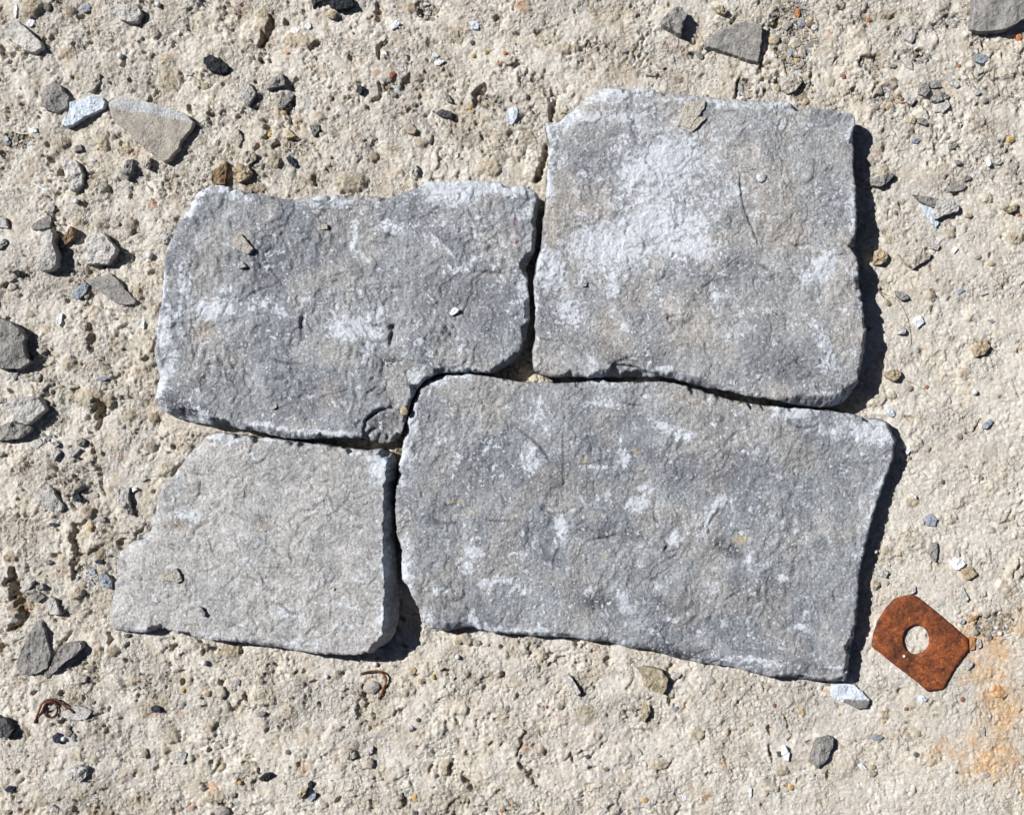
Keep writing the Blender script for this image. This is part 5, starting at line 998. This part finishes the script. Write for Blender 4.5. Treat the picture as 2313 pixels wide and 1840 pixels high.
# ------------------------------------------------------------------ rusty plate
M_rust = bpy.data.materials.new('rusted_iron'); M_rust.use_nodes = True
def rust_nodes(m, gain=1.0):
    n = m.node_tree.nodes; l = m.node_tree.links; b = n['Principled BSDF']; b.inputs['Roughness'].default_value = .62; b.inputs['Specular IOR Level'].default_value = .45
    tc = n.new('ShaderNodeTexCoord')
    def noise(sc, det=4, ro=.7):
        t = n.new('ShaderNodeTexNoise'); t.inputs['Scale'].default_value = sc; t.inputs['Detail'].default_value = det; t.inputs['Roughness'].default_value = ro; l.new(tc.outputs['Object'], t.inputs['Vector']); return t
    a = noise(270, 8, 1.0); r = n.new('ShaderNodeValToRGB'); l.new(a.outputs[0], r.inputs[0])
    e = r.color_ramp.elements; e[0].position = .41; e[0].color = (.016, .006, .004, 1); e[1].position = .62; e[1].color = (.46, .17, .05, 1)
    for p_, c_ in ((.43, (.060, .014, .005, 1)), (.50, (.18, .046, .010, 1)), (.58, (.31, .084, .018, 1))):
        x = e.new(p_); x.color = c_
    bgn = noise(95, 4); mr = n.new('ShaderNodeMapRange'); mr.inputs['From Min'].default_value = .35; mr.inputs['From Max'].default_value = .65; mr.inputs['To Min'].default_value = .45*gain; mr.inputs['To Max'].default_value = 1.5*gain; l.new(bgn.outputs[0], mr.inputs['Value'])
    vm = n.new('ShaderNodeVectorMath'); vm.operation = 'SCALE'; l.new(r.outputs[0], vm.inputs[0]); l.new(mr.outputs[0], vm.inputs['Scale'])
    w2 = noise(190, 6, .85); r2 = n.new('ShaderNodeMapRange'); r2.inputs['From Min'].default_value = .655; r2.inputs['From Max'].default_value = .72; l.new(w2.outputs[0], r2.inputs['Value'])
    mx = n.new('ShaderNodeMix'); mx.data_type = 'RGBA'; l.new(r2.outputs[0], mx.inputs[0]); l.new(vm.outputs[0], mx.inputs[6]); mx.inputs[7].default_value = (.55, .42, .32, 1)
    l.new(mx.outputs[2], b.inputs['Base Color'])
    bn = noise(420, 5, .8); bp = n.new('ShaderNodeBump'); bp.inputs['Strength'].default_value = 1.0; bp.inputs['Distance'].default_value = .001; l.new(bn.outputs[0], bp.inputs['Height']); l.new(bp.outputs[0], b.inputs['Normal'])
rust_nodes(M_rust)
M_wire = bpy.data.materials.new('rusted_wire'); M_wire.use_nodes = True; rust_nodes(M_wire, .5)
def make_plate():
    pts = [P('H', *q) for q in [(1100, -25), (1180, -50), (1250, -62), (1278, -50), (1340, 0), (1500, 130), (1690, 290), (1698, 310), (1700, 388), (1620, 490), (1560, 580), (1505, 690), (1480, 702), (1370, 722), (1280, 640), (1100, 505), (975, 402), (935, 378), (920, 350), (935, 255), (970, 150), (1025, 60)]]
    hc = np.array(P('H', 1277, 303)); hr = (108/3.5733, 118/3.5733)
    n = 160; o = resample(pts, 3.2); n = len(o); o = o+.7*np.stack([perlin(o[:, 0], o[:, 1], 9, 7), perlin(o[:, 0], o[:, 1], 9, 8)], 1)
    ang = np.arctan2(o[:, 1]-hc[1], o[:, 0]-hc[0]); inner = hc+np.stack([np.cos(ang)*hr[0], np.sin(ang)*hr[1]], 1)
    inner = inner+.35*np.stack([perlin(inner[:, 0], inner[:, 1], 5, 3), perlin(inner[:, 0], inner[:, 1], 5, 4)], 1)
    T = PLATE_T; m = 14; rings = []
    z0 = np.percentile(gz(o[:, 0], o[:, 1]), 55)
    for k in range(m+1):
        f = k/m; q = o*(1-f)+inner*f; rings.append(np.column_stack([q, T+.5*perlin(q[:, 0], q[:, 1], 9, 5)+.8*perlin(q[:, 0], q[:, 1], 60, 6)-(0.9 if k in (0, m) else 0)]))
    rings = [np.column_stack([o*1.0, np.zeros(n)])]+rings+[np.column_stack([inner, np.zeros(n)])]
    co = np.vstack(rings); i = np.arange(n); j = (i+1) % n; qs = []
    K = len(rings)
    ar = .5*np.sum(o[:, 0]*np.roll(o[:, 1], -1)-np.roll(o[:, 0], -1)*o[:, 1])
    sm_f = []
    for k in range(K):
        k2 = (k+1) % K; f = np.stack([k*n+i, k2*n+i, k2*n+j, k*n+j], 1); qs.append(f if ar > 0 else f[:, ::-1]); sm_f += [0 < k < K-2]*n
    k = (HC-z0-T)/HC; c0 = hc
    w3 = np.stack([(co[:, 0]-c0[0])*k*S, -(co[:, 1]-c0[1])*k*S, co[:, 2]*S], 1)
    ob = add('rusty_plate', np_mesh('rusty_plate', w3, np.vstack(qs), None, M_rust, None, np.array(sm_f)), ((c0[0]-CX)*k*S, -(c0[1]-CY)*k*S, float(z0)*S))
    tag(ob, 'rusty brown iron plate with a round hole and clipped corners beside the lower right slab', 'metal plate'); return float(z0)
pz = make_plate()
px, py, rr, lab = BEADPLATE
k = (HC-pz-PLATE_T)/HC
o = add('foam_bead', np_mesh('foam_bead', BV*[rr/3.57*S, rr/3.57*S, rr/3.57*S*.8], np.zeros((0, 4), int), np.tile(lin(COL['white']), (len(BV), 1)), M_bead, BF), ((px-CX)*k*S, -(py-CY)*k*S, (pz+PLATE_T+2)*S)); tag(o, lab, 'foam bead', 'white foam beads')

# ------------------------------------------------------------------ rusty wires and thin threads
def tube(name, paths, label, cat, mat, rad, group=None):
    """paths: list of lists of (px, py, lift)"""
    cos, qs, off = [], [], 0; c0 = np.array(paths[0][0][:2])
    for pth in paths:
        p = np.array(pth, float); t = np.linspace(0, 1, len(p)); tt = np.linspace(0, 1, len(p)*6)
        # Catmull-like smoothing
        q = np.stack([np.interp(tt, t, p[:, c]) for c in range(3)], 1)
        for _ in range(4): q[1:-1] = .25*q[:-2]+.5*q[1:-1]+.25*q[2:]
        tz = gz(q[:, 0], q[:, 1]); tz = np.convolve(np.pad(tz, 6, mode='edge'), np.ones(13)/13, 'valid'); q[:, 2] += tz
        d = np.gradient(q, axis=0); d /= np.linalg.norm(d, axis=1)[:, None]+1e-9; sn = np.cross(d, [0, 0, 1]); sn /= np.linalg.norm(sn, axis=1)[:, None]+1e-9; up = np.cross(sn, d)
        m = 8; rr_ = rad*(1+.25*perlin(np.arange(len(q))*1.0, np.zeros(len(q)), 4, 3)); rr_[0] *= .7; rr_[-1] *= .7
        for i in range(len(q)):
            for a in range(m):
                th = 2*np.pi*a/m; cos.append(q[i]+rr_[i]*(sn[i]*math.cos(th)+up[i]*math.sin(th)))
        for i in range(len(q)-1):
            for a in range(m): b = (a+1) % m; qs.append((off+i*m+a, off+i*m+b, off+(i+1)*m+b, off+(i+1)*m+a))
        qs.append((off, off+2, off+4, off+6)); qs.append((off+(len(q)-1)*m, off+(len(q)-1)*m+2, off+(len(q)-1)*m+4, off+(len(q)-1)*m+6))
        off += len(q)*m
    co = np.array(cos); k = 1.0; base = float(gz(c0[0], c0[1]))
    w3 = np.stack([(co[:, 0]-c0[0])*S, -(co[:, 1]-c0[1])*S, (co[:, 2]-base)*S], 1)
    ob = add(name, np_mesh(name, w3, np.array(qs), None, mat), ((c0[0]-CX)*S, -(c0[1]-CY)*S, base*S)); tag(ob, label, cat, group); return ob
loop = [P('D', 418+57*math.cos(t), 858-64*math.sin(t))+(5+1.5*math.sin(t),) for t in np.linspace(1.2, 1.2+2*np.pi*1.15, 26)]
loop2 = [P('D', 424+62*math.cos(t), 852-60*math.sin(t))+(9,) for t in np.linspace(.4, 3.4, 14)]
arms = [P('D', x, y)+(z,) for x, y, z in ((288, 968, 3), (305, 920, 4), (325, 870, 6), (348, 815, 10), (385, 778, 12), (430, 768, 13), (480, 780, 12), (530, 815, 11), (580, 848, 10), (612, 882, 8))]
tube('rusty_wire', [arms, loop, loop2], 'coiled rusty wire at lower left with two crossing ends', 'wire', M_wire, 2.5, None)
tube('rusty_wire', [[P('F', x, y)+(z,) for x, y, z in ((842, 578, 3), (870, 563, 5), (925, 551, 8), (985, 548, 10), (1025, 568, 11), (1052, 612, 10), (1042, 655, 8), (1022, 705, 6), (1005, 750, 3), (982, 775, 2))]], 'hooked piece of rusty wire below the gap between the lower slabs', 'wire', M_wire, 2.5, None)
tube('rusty_thread', [[P('E', x, y)+(2,) for x, y in ((1945, 495), (1965, 525), (1985, 555), (2000, 578))]], 'thin rusty thread beside the greenish grey chip at the top', 'thread', M_wire, .9)
M_hair = bpy.data.materials.new('dry_fibre'); M_hair.use_nodes = True; hb = M_hair.node_tree.nodes['Principled BSDF']; hb.inputs['Roughness'].default_value = .6
hn = M_hair.node_tree.nodes.new('ShaderNodeTexNoise'); hn.inputs['Scale'].default_value = 60; hr_ = M_hair.node_tree.nodes.new('ShaderNodeValToRGB'); hr_.color_ramp.elements[0].color = (.16, .11, .06, 1); hr_.color_ramp.elements[1].color = (.30, .22, .13, 1)
M_hair.node_tree.links.new(hn.outputs[0], hr_.inputs[0]); M_hair.node_tree.links.new(hr_.outputs[0], hb.inputs['Base Color'])
tube('dry_fibre', [[P('K', x, y)+(2.5,) for x, y in ((960, 690), (1040, 740), (1110, 765), (1160, 830), (1200, 920), (1225, 1040), (1228, 1140))]], 'thin curved fibre on the ground right of the upper right slab', 'fibre', M_hair, .45)
tube('dry_fibre', [[P('K', x, y)+(2.5,) for x, y in ((1180, 1425), (1260, 1450), (1340, 1510), (1400, 1570), (1500, 1625), (1640, 1700))]], 'long straight fibre running down right from the tan stone at right', 'fibre', M_hair, .45)
tube('dry_fibre', [[P('E', x, y)+(2.5,) for x, y in ((1980, 20), (1975, 90), (1955, 170), (1948, 260))]], 'fine dark fibre at the top, just right of the white stained flake', 'fibre', M_hair, .7)

# ------------------------------------------------------------------ loose grit, joined: nobody could count it
def grit():
    r = np.random.default_rng(99); P_, s_, ck = [], [], []
    keys = ['tan', 'tgrey', 'cream', 'grey', 'mid', 'brown', 'white', 'orange', 'navy', 'olive', 'blue']; cum = np.cumsum([.22, .14, .36, .12, .015, .03, .10, .006, .003, .012, .01])
    def pick(): return keys[min(int(np.searchsorted(cum, r.random()*cum[-1])), len(keys)-1)]
    for (rg, x, y, rx, ry) in GRAVEL:
        c = P(rg, x, y); m = int(rx*ry*.0105)+14
        for _ in range(m):
            a = r.random()*6.28; q = math.sqrt(r.random())*1.05; P_.append((c[0]+math.cos(a)*q*rx/3.57, c[1]+math.sin(a)*q*ry/3.57)); s_.append(r.uniform(1.5, 2.3)+2.6*r.random()**3); ck.append(pick())
    for _ in range(3800):
        x, y = r.uniform(-100, 2410), r.uniform(-100, 1940)
        dens = .28+.72*(x < 1500)*(1-.3*(y > 1300)); dens *= .55+.9*max(0, float(perlin(np.array([x]), np.array([y]), 130, 5)[0]))
        if r.random() > dens: continue
        P_.append((x, y)); s_.append(.9+2.8*r.random()**3.6); ck.append(pick())
    P_ = np.array(P_); z = gz(P_[:, 0], P_[:, 1]); n = len(P_); nv = len(BV1)
    sc = np.array(s_)[:, None, None]*np.concatenate([r.uniform(.7, 1.5, (n, 1, 2)), r.uniform(.45, .85, (n, 1, 1))], 2)
    fl = r.random(n) < .38      # flat angular splinters among the grains
    sc[fl, :, 2] *= .35; sc[fl, :, 0] *= r.uniform(1.2, 2.4, (fl.sum(), 1)); sc[fl, :, 1] *= r.uniform(.7, 1.5, (fl.sum(), 1))
    for q_ in np.where(fl)[0]: ck[q_] = ('grey', 'cream', 'white', 'tgrey', 'bluew', 'grey')[int(r.integers(6))]
    v = BV1[None]*(1+.22*r.normal(size=(n, nv, 1)))*sc; a = r.random(n)*6.28; x = v[..., 0]*np.cos(a)[:, None]-v[..., 1]*np.sin(a)[:, None]; y = v[..., 0]*np.sin(a)[:, None]+v[..., 1]*np.cos(a)[:, None]
    co = np.stack([(P_[:, 0, None]+x-CX)*S, -(P_[:, 1, None]+y-CY)*S, (z[:, None]+v[..., 2]+np.array(s_)[:, None]*.25)*S], -1).reshape(-1, 3)
    f = (BF1[None, :, ::-1]+np.arange(n)[:, None, None]*nv).reshape(-1, 3)
    c = np.array([lin(COL[q]) for q in ck])*r.uniform(.85, 1.1, (n, 1)); c = np.repeat(c, nv, 0)
    o = add('loose_grit', np_mesh('loose_grit', co, np.zeros((0, 4), int), c, M_chip, f, np.zeros(len(f), bool))); tag(o, 'fine loose grit scattered over the concrete', None, None, 'stuff')
grit()
